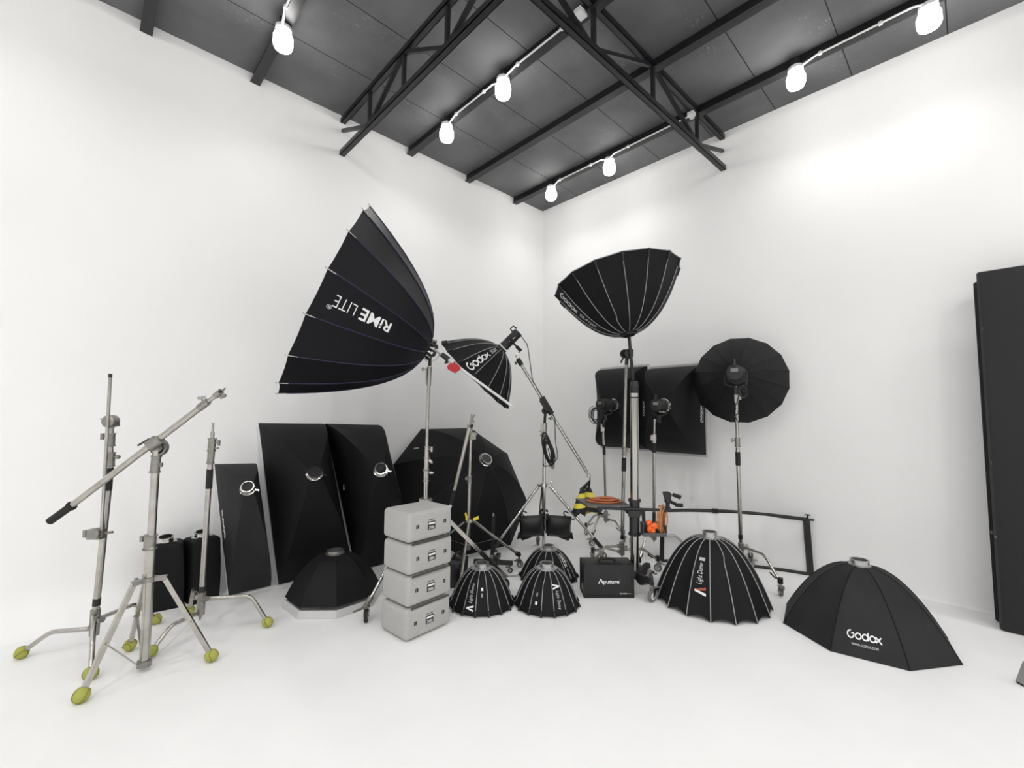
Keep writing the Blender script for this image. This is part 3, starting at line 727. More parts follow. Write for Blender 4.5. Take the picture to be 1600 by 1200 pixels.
# ------------------------------------------------------------------ softboxes leaning on the left wall
def wall_soft(qpx, xb, xt, ringpx, dring, rr, ax, fab, label, bulge=.06, name='rectangular_softbox', lip=.02, logo=None):
    TL, TR, BR, BL = qpx
    q = [PX(*TL, xt), PX(*TR, xt), PX(*BR, xb), PX(*BL, xb)]
    for i in (2, 3): q[i][2] = max(q[i][2], .015)
    o = P(dring, *ringpx)
    t = thing(name, label, 'softbox', A((q[2] + q[3])[0] / 2, (q[2] + q[3])[1] / 2, 0), 'softboxes leaning on the left wall')
    s = Rect(q, o, ax, rr, bulge); s.build(t, fab, lip); s.ring(t); return t, s
t, s = wall_soft([(335, 725), (397, 724), (423, 922), (357, 931)], .325, .07, (387.5, 763), 3.36, .05, A(.75, -.35, .55), FABG, 'slim charcoal softbox leaning on the left wall, narrowest of the leaning ones', .05, 'strip_softbox')
m = MB(); vs, fs = text_geo('softbox', .0, .2)
def rect_text(mb, s, txt, w0, w1, t0, t1, **k):
    """lettering on a rect softbox panel: reading along w from w0 to w1, letter height from t0 to t1"""
    vs, fs = text_geo(txt, **k) if isinstance(txt, str) else txt; x0, x1 = vs[:, 0].min(), vs[:, 0].max(); y0, y1 = vs[:, 1].min(), vs[:, 1].max(); out = []
    for x, y in vs[:, :2]:
        w_ = w0 + (w1 - w0) * (x - x0) / (x1 - x0); tt = t0 + (t1 - t0) * (y - y0) / (y1 - y0)
        a = s.pt(w_ + .01, tt) - s.pt(w_ - .01, tt); b = s.pt(w_, tt + .01) - s.pt(w_, tt - .01); n_ = nrm(np.cross(a, b))
        p = s.pt(w_, tt); n_ = n_ if n_ @ (CAM - p) > 0 else -n_
        out.append(p + n_ * .004)
    mb.add(out, fs)
m = MB(); rect_text(m, s, GDX, 3.34, 3.60, .17, .26); obj('logo', m, WHITE, t, recalc=False)
t, s = wall_soft([(404, 661), (505.5, 662), (547, 889.5), (435, 916)], .345, .07, (491.5, 739), 3.60, .058, A(.80, -.25, .5), FAB, 'tall black softbox leaning on the left wall beside the slim charcoal one', .07)
obj('pull_tab', MB().box(P(3.77, 429, 767), (.012, .01, .05), HAX), WPLAS, t)
t, s = wall_soft([(507.5, 662), (592, 664), (645, 874), (556, 896)], .47, .08, (595, 734), 3.86, .058, A(.80, -.35, .45), FAB, 'tall black softbox leaning on the left wall behind the grey case stack', .07)
obj('pull_tab', MB().box(P(4.02, 538, 761), (.012, .01, .05), HAX), WPLAS, t)

# ------------------------------------------------------------------ big octagonal softbox leaning in the corner behind
ks = .949
n_ = nrm(A(-.8, .089, -.593)); c = CAM + (A(.288, -1.645, .65) - CAM) * ks + A(0, 0, -.035)
D = Dome(c, n_, .795, .50, 8, math.radians(22.2), 1, .07, 1.7, sag=.0)
t = thing('octagonal_softbox', 'huge black octagonal softbox leaning on the left wall behind the silver stand', 'softbox', A(c[0] + .4, c[1], 0))
D.canopy(t, FAB, WFAB, 14, 8)
D.ribs(t, FABG, .004, 1.0, 'rib', lift=.0)
D.ring(t, .06, .03, CHROME, 1.2); obj('ring_cap', MB().lathe(D.c - D.n * D.L, -D.n, [(0, .022), (.054, .022), (.054, .028), (0, .03)], 24), DARKIN, t)
m = MB(); k = D.panel_at(648, 690, .8); D.map(m, *GDX, k, .80, .87, .03, True, .4); obj('logo', m, WHITE, t, recalc=False)

# ------------------------------------------------------------------ small octagonal softbox with grey band, on the floor
c = A(.905, -3.362, .07)
D = Dome(c, A(0, 0, -1), .335, .275, 8, 0, 1, .055, 2.2, sag=0)
a0 = math.atan2(*( (A(1.05, -3.667, 0) - A(.905, -3.362, 0)) @ np.stack([D.v, D.u], 1) )); D.a0 = a0
t = thing('octagonal_softbox', 'small black octagonal softbox with a pale grey rim band lying on the floor', 'softbox', A(c[0], c[1], 0))
D.canopy(t, FAB, WFAB, 14, 6)
D.ribs(t, FAB, .003, 1.0, lift=0)
vs = []; fs = []
for k in range(8):
    a = D.a0 + k * PI / 4; u = math.cos(a) * D.u + math.sin(a) * D.v; o = A(c[0], c[1], 0)
    vs += [o + u * .338 + UP * .048, o + u * .352 + UP * .002, o + u * .335 + UP * .002, o + u * .325 + UP * .048]
for k in range(8):
    b, e = 4 * k, 4 * ((k + 1) % 8)
    for i in range(4): fs.append([b + i, b + (i + 1) % 4, e + (i + 1) % 4, e + i])
obj('rim_band', MB().add(vs, fs), WFAB if False else mat('pale_grey_band', (.55, .55, .55), .6), t, sharp=20)
D.ring(t, .058, .024, NICK, 1.15)
m = MB(); m.lathe(A(c[0], c[1], .345), UP, [(.0, .018), (.058, .018), (.058, .026), (0, .026)], 20); obj('ring_cap', m, RING, t)

# ------------------------------------------------------------------ four foam cases
yaw = math.radians(5); ex = A(math.cos(yaw), math.sin(yaw), 0); ey = A(-math.sin(yaw), math.cos(yaw), 0)
CW, CD, CH = .362, .288, .197        # along y, along x, height
def rbox(mb, c, sx, sy, sz, r, ax, n=4):
    """box with rounded edges"""
    X, Y, Z = ax; vs = []; fs = []; g = []
    bm = bmesh.new(); bmesh.ops.create_cube(bm, size=1)
    for v in bm.verts: v.co = Vector((v.co.x * sx, v.co.y * sy, v.co.z * sz))
    bmesh.ops.bevel(bm, geom=list(bm.edges), offset=r, segments=n, profile=.5, affect='EDGES')
    bm.verts.index_update()
    vs = [np.array(c) + X * v.co.x + Y * v.co.y + Z * v.co.z for v in bm.verts]; fs = [[v.index for v in f.verts] for f in bm.faces]; bm.free()
    mb.add(vs, fs)
gap_shade = None
corner = A(1.872, -3.312, 0)          # front lower corner of the stack
names = ['pale grey foam case at the bottom of the stack of four', 'pale grey foam case second from the bottom of the stack', 'pale grey foam case third from the bottom, under the top one', 'pale grey foam case on top of the stack of four']
proto = None
for i in range(4):
    off = A(*[(0, 0), (-.004, .008), (.006, .004), (.004, .0)][i], i * (CH + .0015))
    cc = corner + off - ex * CD / 2 + ey * CW / 2
    if proto is None:
        t = thing('foam_case', names[0], 'case', cc, 'stacked foam cases')
        m = MB(); z0 = cc + UP * CH / 2; ax = (ex, ey, UP)
        rbox(m, z0 + UP * .004, CD, CW, CH - .008, .028, ax, 5); obj('body', m, EPS, t, sharp=60)
        fx = cc + ex * (CD / 2)
        m = MB(); rbox(m, z0 + UP * .0 + ex * .0005 - UP * .004, CD * 1.0, CW * .74, CH * .60, .012, ax, 3); obj('front_panel', m, EPS, t, sharp=60)
        m = MB()
        m.box(fx + ex * .0008 + UP * .0, (.004, CW * .84, .012), ax); m.m = 0
        gap_shade = obj('gap_shade_strip', m, DARKIN, t)  # dark raised strip, colour stands in for shade in the gap between stacked cases
        m = MB(); rbox(m, fx + ex * .0015 + UP * (.095), .003, .062, .052, .001, ax, 1); lb = obj('label', m, BLK, t, 'black label')
        m = MB(); text_on_plane(m, '300c', fx + ex * .0038 + UP * .084, ey, UP, .046, .019, bold=.01); m.box(fx + ex * .0034 + UP * .1085, (.001, .052, .011), ax); obj('lettering', m, WHITE, lb, recalc=False)
        m = MB()
        for s_ in (-1, 1): m.box(fx + ex * .001 + ey * s_ * .112 + UP * .104, (.003, .021, .022), ax)
        for s_ in (-1, 1): m.m = 1; m.box(fx + ex * .003 + ey * (s_ * .112 - .004) + UP * .104, (.001, .006, .014), ax)
        m.m = 0; m.box(fx + ex * .0015 + UP * .133, (.003, .05, .0025), ax)
        obj('marks', m, [BLK, GREY], t)
        proto = t
    else:
        t = copy_tree(proto); t.location = tuple(cc); t['label'] = names[i]

bpy.data.objects.remove(gap_shade)
# ------------------------------------------------------------------ roller stand holding the big parabolic softbox
base = A(1.266, -2.772, 0); d = dep(base)
t = thing('roller_stand', 'silver roller stand behind the grey cases carrying the huge parabolic softbox', 'light stand', base)
hb = P(d, 664.3, 781)
obj('column', MB().tube([P(d, 662.5, 905), P(d, 665.5, 745)], .019, 16), CHROME, t)
obj('riser', MB().tube([P(d, 665.2, 750), P(d, 669.6, 600)], .0125, 14), ALU, t)
m = MB(); collar(m, P(d, 665.3, 752), P(d, 665.8, 735), .0225); collar(m, P(d, 665.9, 734), P(d, 666.4, 716), .0205); collar(m, P(d, 666.4, 715.5), P(d, 667, 698), .019)
knob(m, P(d, 669, 702), HR, .02, .018); m.ell(P(d, 673.5, 739), (.024, .01, .012), HAX); m.ell(P(d, 672.5, 721), (.014, .01, .024), (nrm(HR + UP), HF, nrm(UP - HR))); obj('collar', m, ALU, t)
m = MB(); m.tube([hb - UP * .02, hb + UP * .012], .054, 8); obj('leg_collar', m, ALU, t)
feet = [F(572, 972), F(788, 921)]; feet.append(base * 3 - feet[0] - feet[1])
for i, f in enumerate(feet):
    h = nrm(f - base); s0 = hb + h * .03; e = f + UP * .125 - h * .02; mid = lerp(s0, e, .72)
    g = obj('leg', MB().beam(s0, mid, .022, .03), ALU, t)
    obj('leg_sleeve', MB().beam(lerp(s0, e, .70), e, .028, .034), BLK, g) if i == 1 else obj('leg_sleeve', MB().tube([lerp(s0, e, .70), e], .013, 12), CHROME, g)
    m = MB(); m.beam(lerp(s0, e, .95), f + UP * .10 + h * .02, .03, .022); m.tube([e + UP * .01, e + h * .05 - UP * .02, e + h * .13 - UP * .02], [.012, .008, .006], 8); obj('leg_end', m, NICK, g)
    caster(t, f, h + A(-h[1], h[0], 0) * (.9 if i == 0 else .2), .044, NICK, f + UP * .10, tyre=RUB)
m = MB(); m.tube([P(d, 669.5, 603), P(d, 671, 573)], .0185, 14); knob(m, P(d, 667, 577), -HR, .025, .012); m.tube([P(d, 666.5, 578), P(d, 666.5, 600)], .006, 8); obj('top_socket', m, ALU, t)

base2 = P(d, 673, 552)
t = thing('parabolic_softbox', 'huge black parabolic softbox tilted up to the left on the roller stand', 'softbox', base2)
D = Dome(A(1.052, -3.556, 2.257), A(-.326, -.865, .381), .756, .829, 16, math.radians(68.2), -1, .035, 2.0, sag=.008, rimsag=.004)
D.canopy(t, FABN, SILV, 16, 4)
D.ribs(t, NAVY, .0042, 1.0, tips=CHROME, tipl=.055, tipr=.0042, lift=.0015)
apx = D.c - D.n * D.L
m = MB(); m.lathe(apx + D.n * .03, -D.n, [(.03, 0), (.07, .02), (.07, .045), (.045, .05), (.04, .06), (.0, .065)], 20)
for k in range(16):
    a = D.a0 + D.sgn * 2 * PI * k / 16; u = math.cos(a) * D.u + math.sin(a) * D.v
    m.box(apx + u * .075 - D.n * .012, (.03, .012, .03), (u, np.cross(D.n, u), D.n)); m.box(apx + u * .088 - D.n * .03, (.016, .02, .014), (u, np.cross(D.n, u), D.n)); m.beam(apx + u * .05 - D.n * .03, apx + u * .10 + D.n * .01, .008, .006)
obj('speed_ring', m, CHROME, t)
m = MB(); k = D.panel_at(570, 490, .5)
vs1, f1 = text_geo('RiME', .02, 0, .62); vs2, f2 = text_geo('LITE', -.012, 0, .55)
def span(v): return v[:, 0].max() - v[:, 0].min()
D.map(m, vs1, f1, k, .535, .745, .074, False, .5); D.map(m, vs2, f2, k, .775, .905, .074, False, .5)
vr, fr_ = text_geo('\u00ae'); D.map(m, vr, fr_, k, .90, .93, .026, False, .68)
obj('logo', m, WHITE, t, recalc=False)
m = MB(); sc = P(d, 674, 551)
m.lathe(sc + HF * .03, -HF, [(0, 0), (.034, 0), (.036, .01), (.036, .05), (.034, .06), (0, .06)], 22); m.tube([P(d, 671.5, 572), P(d, 672, 556)], .0135, 12); m.box(P(d, 678, 542), (.06, .05, .03), HAX); m.beam(sc, apx - D.n * .04, .05, .05)
sw = obj('swivel_bracket', m, BLK, t)
m = MB(); m.lathe(P(d - .034, 673.5, 550), -HF, [(0, 0), (.007, 0), (.007, .004), (0, .005)], 10)
pts = [P(d, 673 + 14 * math.sin(a), 552 + 12 * -math.cos(a)) for a in np.linspace(1.7, 4.6, 14)]; m.tube(pts, .004, 6); obj('chrome_arc', m, CHROME, sw)
dr = d - .10
m = MB(); m.tube([P(d - .03, 680, 547), P(dr, 694, 557), P(dr, 799, 634)], .0105, 12); m.tube([P(dr, 798.5, 633.6), P(dr, 803, 636)], .004, 8); rod = obj('handle_rod', m, mat('white_coated_rod', (.66, .66, .66), .3, .3), t)
m = MB(); m.tube([P(dr, 690, 553.5), P(dr, 701, 561.8)], .0205, 14); knob(m, P(dr, 696, 561), -UP + HR * .3, .02, .013); obj('rod_clamp', m, BLK, rod)
c = P(dr - .02, 709.5, 575); t = thing('counterweight', 'red plastic weight hanging on the white handle rod', 'weight', c - UP * .04)
m = MB(); m.prism([c + HR * x + UP * z + HF * -.022 for x, z in ((-.05, .012), (-.028, .036), (.02, .034), (.048, .006), (.046, -.012), (.006, -.04), (-.046, -.012))], HF * .044); obj('weight_body', m, REDPL, t)
m = MB(); m.tube([c + HR * .0 + UP * .034, c + HR * .006 + UP * .05], .006, 8); obj('hook', m, BLK, t)

# ------------------------------------------------------------------ tripod boom with the umbrella softbox
base = F(849.5, 854, .07); base = A(base[0], base[1], 0); d = dep(base)
t = thing('tripod_boom_stand', 'chrome tripod stand with a long slanting boom in the middle of the room', 'light stand', base)
bot = P(d, 849.6, 853)
obj('column', MB().tube([bot, P(d, 850.6, 680)], .0175, 16), CHROME, t)
m = MB(); m.tube([P(d, 850.7, 684), P(d, 851, 661)], .022, 14); m.box(P(d, 847, 671), (.03, .04, .12), HAX); m.tube([P(d, 847, 674), P(d, 842, 674)], .004, 6); m.tube([P(d, 847, 677), P(d, 844, 681)], .005, 6); obj('top_socket', m, ALU, t)
hb = P(d, 850.2, 758); m = MB(); m.tube([hb - UP * .018, hb + UP * .018], .036, 16); 
feet = [F(943, 874), F(768, 875)]; fb = base * 3 - feet[0] - feet[1]; feet.append(lerp(base, fb, .8))
for f in feet: h = nrm(f - base); m.box(hb + h * .045, (.05, .03, .025), (h, A(-h[1], h[0], 0), UP))
knob(m, P(d, 858, 757), HR + UP, .015, .01, False); obj('leg_collar', m, CHROME, t)
for f in feet:
    h = nrm(f - base); s0 = hb + h * .055; e = f + UP * .09
    g = obj('leg', MB().tube([s0, e], .0145, 12), CHROME, t)
    obj('brace', MB().beam(P(d, 850, 812), lerp(s0, e, .52), .016, .006), ALU, t)
    obj('leg_end', MB().tube([lerp(s0, e, .82), lerp(s0, e, .97)], .02, 10), BLK, g)
    caster(t, f, h, .035, NICK, e)
dp = d - .06
b0, b1 = P(dp, 810, 562), P(dp, 917, 738)
m = MB(); m.tube([b0, b1], .0155, 14); _ha = nrm(A(.543, .46, .703)); _hu = nrm(UP - _ha * _ha[2]); _st = A(1.060, -1.794, 2.073) + _ha * (.035 + .215 * .45) - _hu * (.048 * 1.9 + .055); m.tube([_st, P(dp, 806, 556.5), P(dp, 813, 567)], .008, 10); bo = obj('boom', m, CHROME, t)
m = MB(); m.tube([P(dp, 809, 560.5), P(dp, 815, 570.5)], .024, 12); knob(m, P(dp, 810, 566), -HR - UP * .3, .02, .014); obj('boom_clamp', m, BLK, bo)
bx = nrm(b1 - b0); m = MB(); m.tube([P(dp, 846.5, 621), P(dp, 862, 647)], .029, 14); m.box(P(dp, 851, 633), (.13, .05, .05), (bx, HF, nrm(np.cross(bx, HF))))
m.tube([P(d, 851, 661), P(d, 852, 645)], .014, 10); m.lathe(P(dp + .03, 852, 642), HF, [(.02, 0), (.036, 0), (.036, .02), (.02, .02), (.02, 0)], 20); m.lathe(P(dp + .03, 852, 642), HF, [(0, 0), (.015, 0), (.015, .03), (0, .03)], 12); knob(m, P(d, 856, 654), HR, .02, .012); obj('swivel', m, BLK, t)
m = MB(); m.tube([b1, b1 + bx * .02], .008, 8)
pts = [b1 + bx * .035 + (bx * math.cos(a) + np.cross(bx, HF) * math.sin(a)) * .017 for a in np.linspace(0, 2 * PI, 17)]; m.tube(pts, .004, 6); obj('end_hook', m, ALU, bo)

apx = A(1.060, -1.794, 2.073)
D = Dome(A(.854, -1.968, 1.807), A(-.543, -.46, -.703), .472, .379, 16, math.radians(57.4), -1, .05, 1.75, sag=.012, rimsag=.004)
t = thing('umbrella_softbox', 'black umbrella softbox with white seams tilted down on the slanting boom', 'softbox', apx)
D.canopy(t, FAB, SILV, 12, 4); D.ribs(t, PIPE, .0032, .9); D.pockets(t, BLK); D.rimband(t, BLK, .004)
D.ring(t, .052, .02, BLK)
m = MB(); k = D.panel_at(755, 565, .6)
D.map(m, *GDX, k, .42, .93, .085, True, .5); D.text(m, 'S120T', k, .20, .37, .038, True, .5, bold=.0); obj('logo', m, WHITE, t, recalc=False)
t = thing('studio_light', 'black studio light head behind the umbrella softbox on the boom tip', 'studio light', apx - D.n * .1)
hd = light_head(t, apx - D.n * .035, -D.n, .215, .048)
m = MB()
for i in range(3): m.box(apx - D.n * (.06 + .06 * i) + (CAM - apx) / np.linalg.norm(CAM - apx) * .047 + A(0, 0, .01 - .012 * i), (.035, .002, .006), (D.n, HF, nrm(np.cross(D.n, HF))))
obj('markings', m, WHITE, hd)
q0 = apx - D.n * .25
pts = [q0, P(4.3, 819, 532), P(4.35, 824, 540), P(4.42, 828, 565), P(4.47, 832, 592), P(dp - .03, 836, 601), P(dp - .03, 850, 625), P(dp - .03, 866, 652), P(dp - .03, 867, 665), P(dp - .04, 868, 690), P(dp - .04, 871, 710), P(dp - .04, 869, 719), P(dp - .04, 862, 720), P(dp - .04, 856, 700)]
def smooth(pts, n=6):
    pts = [np.array(p, float) for p in pts]; out = []
    for i in range(len(pts) - 1):
        p0, p1, p2, p3 = pts[max(i - 1, 0)], pts[i], pts[i + 1], pts[min(i + 2, len(pts) - 1)]
        for k in range(n):
            q = k / n; out.append(.5 * ((2 * p1) + (-p0 + p2) * q + (2 * p0 - 5 * p1 + 4 * p2 - p3) * q * q + (-p0 + 3 * p1 - 3 * p2 + p3) * q ** 3))
    return out + [pts[-1]]
m = MB(); m.tube(smooth(pts), .0042, 8); m.m = 0
coil(m, P(dp - .03, 857, 704), (nrm(HR * .95 - UP * .12), nrm(UP * .98 + HR * -.2), HF), .036, .135, 15, .0052, .05, spread=.03)
m.tube(smooth([P(dp - .03, 853, 684), P(dp - .03, 850, 690), P(dp - .03, 849, 725), P(dp - .03, 856, 728), P(dp - .03, 862, 728), P(dp - .03, 864, 730)]), .005, 8)
tag(obj('power_cable', m, BLK), 'black cable running down the boom and coiled on the tripod column', 'cable')
# black saddle bag on the tripod
c = P(d - .07, 852, 822); t = thing('sandbag', 'black saddle sandbag slung between the tripod legs in the middle', 'sandbag', c - UP * .12)
for s_ in (-1, 1):
    m = MB(); pillow(m, c + HR * s_ * .14 + UP * .0, (.245, .12, .21), (nrm(HR + UP * -.05 * s_), HF, nrm(UP + HR * .05 * s_)))
    x0 = c + HR * s_ * .25 - UP * .09
    m.prism([x0 + HR * s_ * -.10 - UP * .005, x0 + HR * s_ * .02 + UP * .03, x0 + HR * s_ * .035 - UP * .045, x0 + HR * s_ * -.0 - UP * .03, x0 + HR * s_ * -.02 - UP * .055, x0 + HR * s_ * -.12 - UP * .02], HF * .006)
    obj('bag_lobe', m, LEATH, t)
m = MB(); pillow(m, c + HF * .11, (.09, .04, .20), HAX); m.tube(smooth([c - HR * .04 + UP * .095 + HF * .08, c - HR * .035 + UP * .135 + HF * .1, c + UP * .14 + HF * .11, c + HR * .035 + UP * .12 + HF * .1]), .012, 8); obj('bag_strap', m, LEATH, t)
m = MB()
for x in (-.215, .205): m.tube(smooth([c + HR * x + UP * .10, c + HR * (x - .02) + UP * .125, c + HR * (x - .005) + UP * .145, c + HR * (x + .03) + UP * .13]), .006, 8)
obj('strap_loop', m, BLK, t)
m = MB(); m.box(c + HR * -.27 + UP * .075, (.06, .02, .012), HAX); m.box(c + HR * .27 + UP * .065, (.05, .02, .012), HAX); obj('strap_buckle', m, NICK, t)
# yellow and black sandbag on the boom end
hk = b1 + bx * .06; c = P(dp, 915, 780); t = thing('sandbag', 'yellow and black striped sandbag hanging from the boom end', 'sandbag', c - UP * .12)
m = MB()
for s_ in (-1, 1):
    cc = c + HR * (.055 if s_ > 0 else -.085) + HF * s_ * .035; W0 = .128 if s_ > 0 else .075; ax = (nrm(HR + UP * -.10 * s_), HF, nrm(UP + HR * .10 * s_))
    for i in range(5):
        z0 = -.12 + i * .046; m.m = i % 2; vs = []; fs = []
        for j in range(4):
            z = z0 + .046 * j / 3; q = (z + .12) / .23; hw = W0 * (1 - q) + .022 * q; th = .055 * (1 - q * .75) * (.75 + .5 * math.sin(PI * min(1, q + .25)))
            for k in range(16):
                a = 2 * PI * k / 16; vs.append(cc + ax[0] * hw * math.cos(a) - HR * (.03 if s_ > 0 else -.06) * q + ax[1] * th * math.sin(a) + ax[2] * z)
        for j in range(3):
            for k in range(16): fs.append([j * 16 + k, j * 16 + (k + 1) % 16, (j + 1) * 16 + (k + 1) % 16, (j + 1) * 16 + k])
        fs.append([k for k in range(16)]); fs.append([48 + k for k in range(16)]); m.add(vs, fs)
    m.m = 0 if s_ < 0 else 1
    x0 = cc - ax[2] * .115
    m.prism([x0 - HR * W0 * .9, x0 + HR * W0 * .9, x0 + HR * W0 * .85 - UP * .05, x0 + HR * W0 * .2 - UP * .02, x0 - HR * W0 * .5 - UP * .055], HF * .008)
obj('bag_body', m, [LEATH, YTAPE], t)
m = MB()
for (x, y) in ((-.05, .0), (-.02, .03), (.03, .02)): m.tube([c + HR * x + UP * .09 + HF * y, hk - UP * .03], [.016, .007], 8)
m.tube([hk - UP * .035, hk], .005, 6); obj('bag_strap', m, BLK, t)

# ------------------------------------------------------------------ silver tripod with folded boom
base = F(731, 856, .25); base = A(base[0], base[1], 0); d = dep(base)
t = thing('folding_boom_stand', 'silver tripod with its boom folded down and yellow tape on the leg collar', 'light stand', base)
obj('column', MB().tube([P(d, 730.8, 855), P(d, 733.4, 752)], .0165, 14), ALU, t)
obj('riser', MB().tube([P(d, 733.2, 756), P(d, 736, 672)], .0125, 12), ALU, t)
m = MB(); collar(m, P(d, 733.3, 755), P(d, 733.8, 744), .019); knob(m, P(d, 732, 748), -HR, .012, .01); obj('collar', m, NICK, t)
m = MB(); m.tube([P(d, 735.6, 688), P(d, 736.1, 674)], .0185, 12); m.box(P(d, 740, 681), (.04, .04, .06), HAX); knob(m, P(d, 742, 678), HR, .004, .01); obj('top_clamp', m, NICK, t)
m = MB(); m.tube([P(d - .03, 733.5, 668), P(d - .03, 709.5, 767)], .0165, 14); bo = obj('boom', m, ALU, t)
m = MB(); m.tube([P(d - .03, 709.6, 766), P(d - .03, 704.6, 788)], .018, 12); obj('boom_grip', m, RUB, bo)
m = MB(); m.tube([P(d - .03, 704.4, 788), P(d - .03, 703.2, 793)], .012, 10); obj('boom_end', m, WPLAS, bo)
m = MB(); m.tube([P(d - .02, 734, 670), P(d, 736.5, 658), P(d, 737.5, 653)], [.014, .012, .01], 10); m.tube([P(d, 737, 655), P(d, 736.8, 647)], .007, 8); m.tube([P(d, 738, 655), P(d, 741.5, 648)], .006, 8); m.tube([P(d, 739, 656), P(d, 741.5, 661)], .006, 8); m.box(P(d, 734.5, 668), (.05, .05, .05), HAX); hd = obj('swivel_head', m, NICK, t)
obj('lock_lever', MB().tube([P(d - .03, 735, 667), P(d - .03, 739, 664)], .012, 8), BLK, hd)
hb = P(d, 733, 813); m = MB(); m.tube([hb - UP * .014, hb + UP * .014], .042, 14); obj('leg_collar', m, ALU, t)
m = MB()
m.prism([P(d - .05, 726, 802), P(d - .05, 728, 800.5), P(d - .05, 731, 809), P(d - .05, 728, 811)], HF * .004); m.prism([P(d - .05, 739, 810), P(d - .05, 747.5, 806), P(d - .05, 748.5, 811), P(d - .05, 740, 814)], HF * .004); m.prism([P(d - .05, 727.5, 811), P(d - .05, 731, 811), P(d - .05, 731, 813), P(d - .05, 727.5, 813)], HF * .003)
obj('tape', m, YTAPE, t)
f0 = F(812.5, 886.5); v0 = f0 - base; feet = [f0]
for a in (2.0944, -2.0944): feet.append(base + A(v0[0] * math.cos(a) - v0[1] * math.sin(a), v0[0] * math.sin(a) + v0[1] * math.cos(a), 0))
for f in feet:
    h = nrm(f - base); s0 = hb + h * .03; e = f + UP * .11 - h * .01
    g = obj('leg', MB().tube([s0, e], .0125, 10), ALU, t)
    m = MB(); m.tube([lerp(s0, e, .93), e + h * .006], .02, 10); knob(m, e, UP, .015, .012); obj('caster_clamp', m, BLK, g)
    obj('brace', MB().beam(P(d, 730.9, 852), lerp(s0, e, .5), .012, .004), ALU, t)
    caster(t, f, h, .032, NICK, e)
obj('lower_bracket', MB().tube([P(d, 730.6, 858), P(d, 730.9, 850)], .026, 12), NICK, t)
c = P(d - .2, 712, 852); t = thing('sandbag', 'black sandbag bunched on the floor just right of the grey cases', 'sandbag', A(c[0], c[1], 0))
zf = c[2]
c = A(c[0], c[1], .115); m = MB(); pillow(m, c, (.13, .13, .23), HAX, ragged=.008); obj('bag_lobe', m, LEATH, t)
m = MB(); pillow(m, c + HR * .035 + HF * .12, (.12, .10, .2), HAX, ragged=.008); obj('bag_lobe', m, LEATH, t)
m = MB(); m.tube(smooth([c + UP * .10 - HR * .03, c + UP * .15, c + UP * .16 + HR * .04, c + HR * .06 + HF * .1 + UP * .08]), .012, 8); obj('bag_strap', m, LEATH, t)

# ------------------------------------------------------------------ low black post on wheels
base = F(769.5, 893); d = dep(base)
t = thing('low_roller_stand', 'low black post on a wheeled black bar base behind the left light dome', 'light stand', base)
obj('post', MB().tube([P(d, 769.2, 866), P(d, 770.8, 806)], .017, 12), BLK, t)
obj('spigot', MB().tube([P(d, 770.7, 807), P(d, 770.8, 801)], .0085, 10).tube([P(d, 770.6, 806), P(d, 770.7, 804)], .014, 10), ALU, t)
m = MB(); m.tube([P(d, 769, 880), P(d, 769.2, 866)], .0175, 12); obj('sleeve', m, ALU, t)
m = MB(); m.ell(P(d - .02, 774, 860), (.018, .012, .01), HAX); m.ell(P(d - .02, 774, 870), (.016, .012, .012), HAX); m.ell(P(d - .02, 774, 855), (.02, .012, .008), (nrm(HR + UP), HF, nrm(UP - HR))); obj('knobs', m, BLK, t)
hb = base + UP * .085; m = MB(); m.tube([hb - UP * .03, hb + UP * .03], .05, 16); obj('base_hub', m, IRON, t)
for f in (F(742, 892), F(799, 895), base + HF * .2 + HR * .05):
    h = nrm(f - base); e = f + UP * .085
    obj('base_bar', MB().beam(hb, e + h * .01, .035, .035), IRON, t); caster(t, f + h * -.01, h + HR * .5, .022, NICK, e - UP * .018, tyre=RUB)
m = MB(); m.lathe(P(d + .03, 764, 872), -UP, [(.02, -.06), (.026, -.05), (.024, .05), (.018, .06)], 14); obj('clear_cup', m, mat('cloudy_plastic', (.55, .55, .54), .4), t)

# ------------------------------------------------------------------ light domes on the floor
def floor_dome(c, R, L, N, label, ringr, ringh, a0=0., kink=(), p=1.8, sag=.006, pocket=True, band=True, rimsag=.0, logo=None, pipe_t=.88, ring_mat=RING, pr=.0026):
    D = Dome(A(c[0], c[1], .004), A(0, 0, -1), R, L, N, a0, 1, ringr * 1.15, p, sag=sag, rimsag=rimsag)
    t = thing('light_dome', label, 'softbox', A(c[0], c[1], 0))
    D.canopy(t, FAB, SILV, 12, 4 if rimsag == 0 else 6); D.ribs(t, PIPE, pr, pipe_t, kinks=kink, lift=.0012)
    if pocket: D.pockets(t, BLK)
    if band: D.rimband(t, PIPE, .004)
    D.ring(t, ringr, ringh, ring_mat, 1.45)
    return t, D
def lambda_mark(mb, D, k, t0, t1, h, up, sc=.5, red=False):
    V = A([-.5, -.5, 0], [-.3, -.5, 0], [.08, .30, 0], [.0, .5, 0], [-.08, .5, 0]); 
    L1 = np.array([[-.5, -.5], [-.24, -.5], [.10, .5], [-.12, .5]]); L2 = np.array([[.16, -.5], [.46, -.5], [.10, .5], [-.06, .22]])
    allv = np.vstack([L1, L2]); D.map(mb, allv, [[0, 1, 2, 3], [4, 5, 6, 7]], k, t0, t1, h, up, sc)
t, D = floor_dome((1.733, -2.588), .245, .262, 16, 'black light dome next to the grey cases, left of the touching front pair', .05, .034, .1, (9, 14), p=2.0)
vs = np.array([[-.5, -.5], [.5, -.5], [.5, .5], [-.5, .5]])
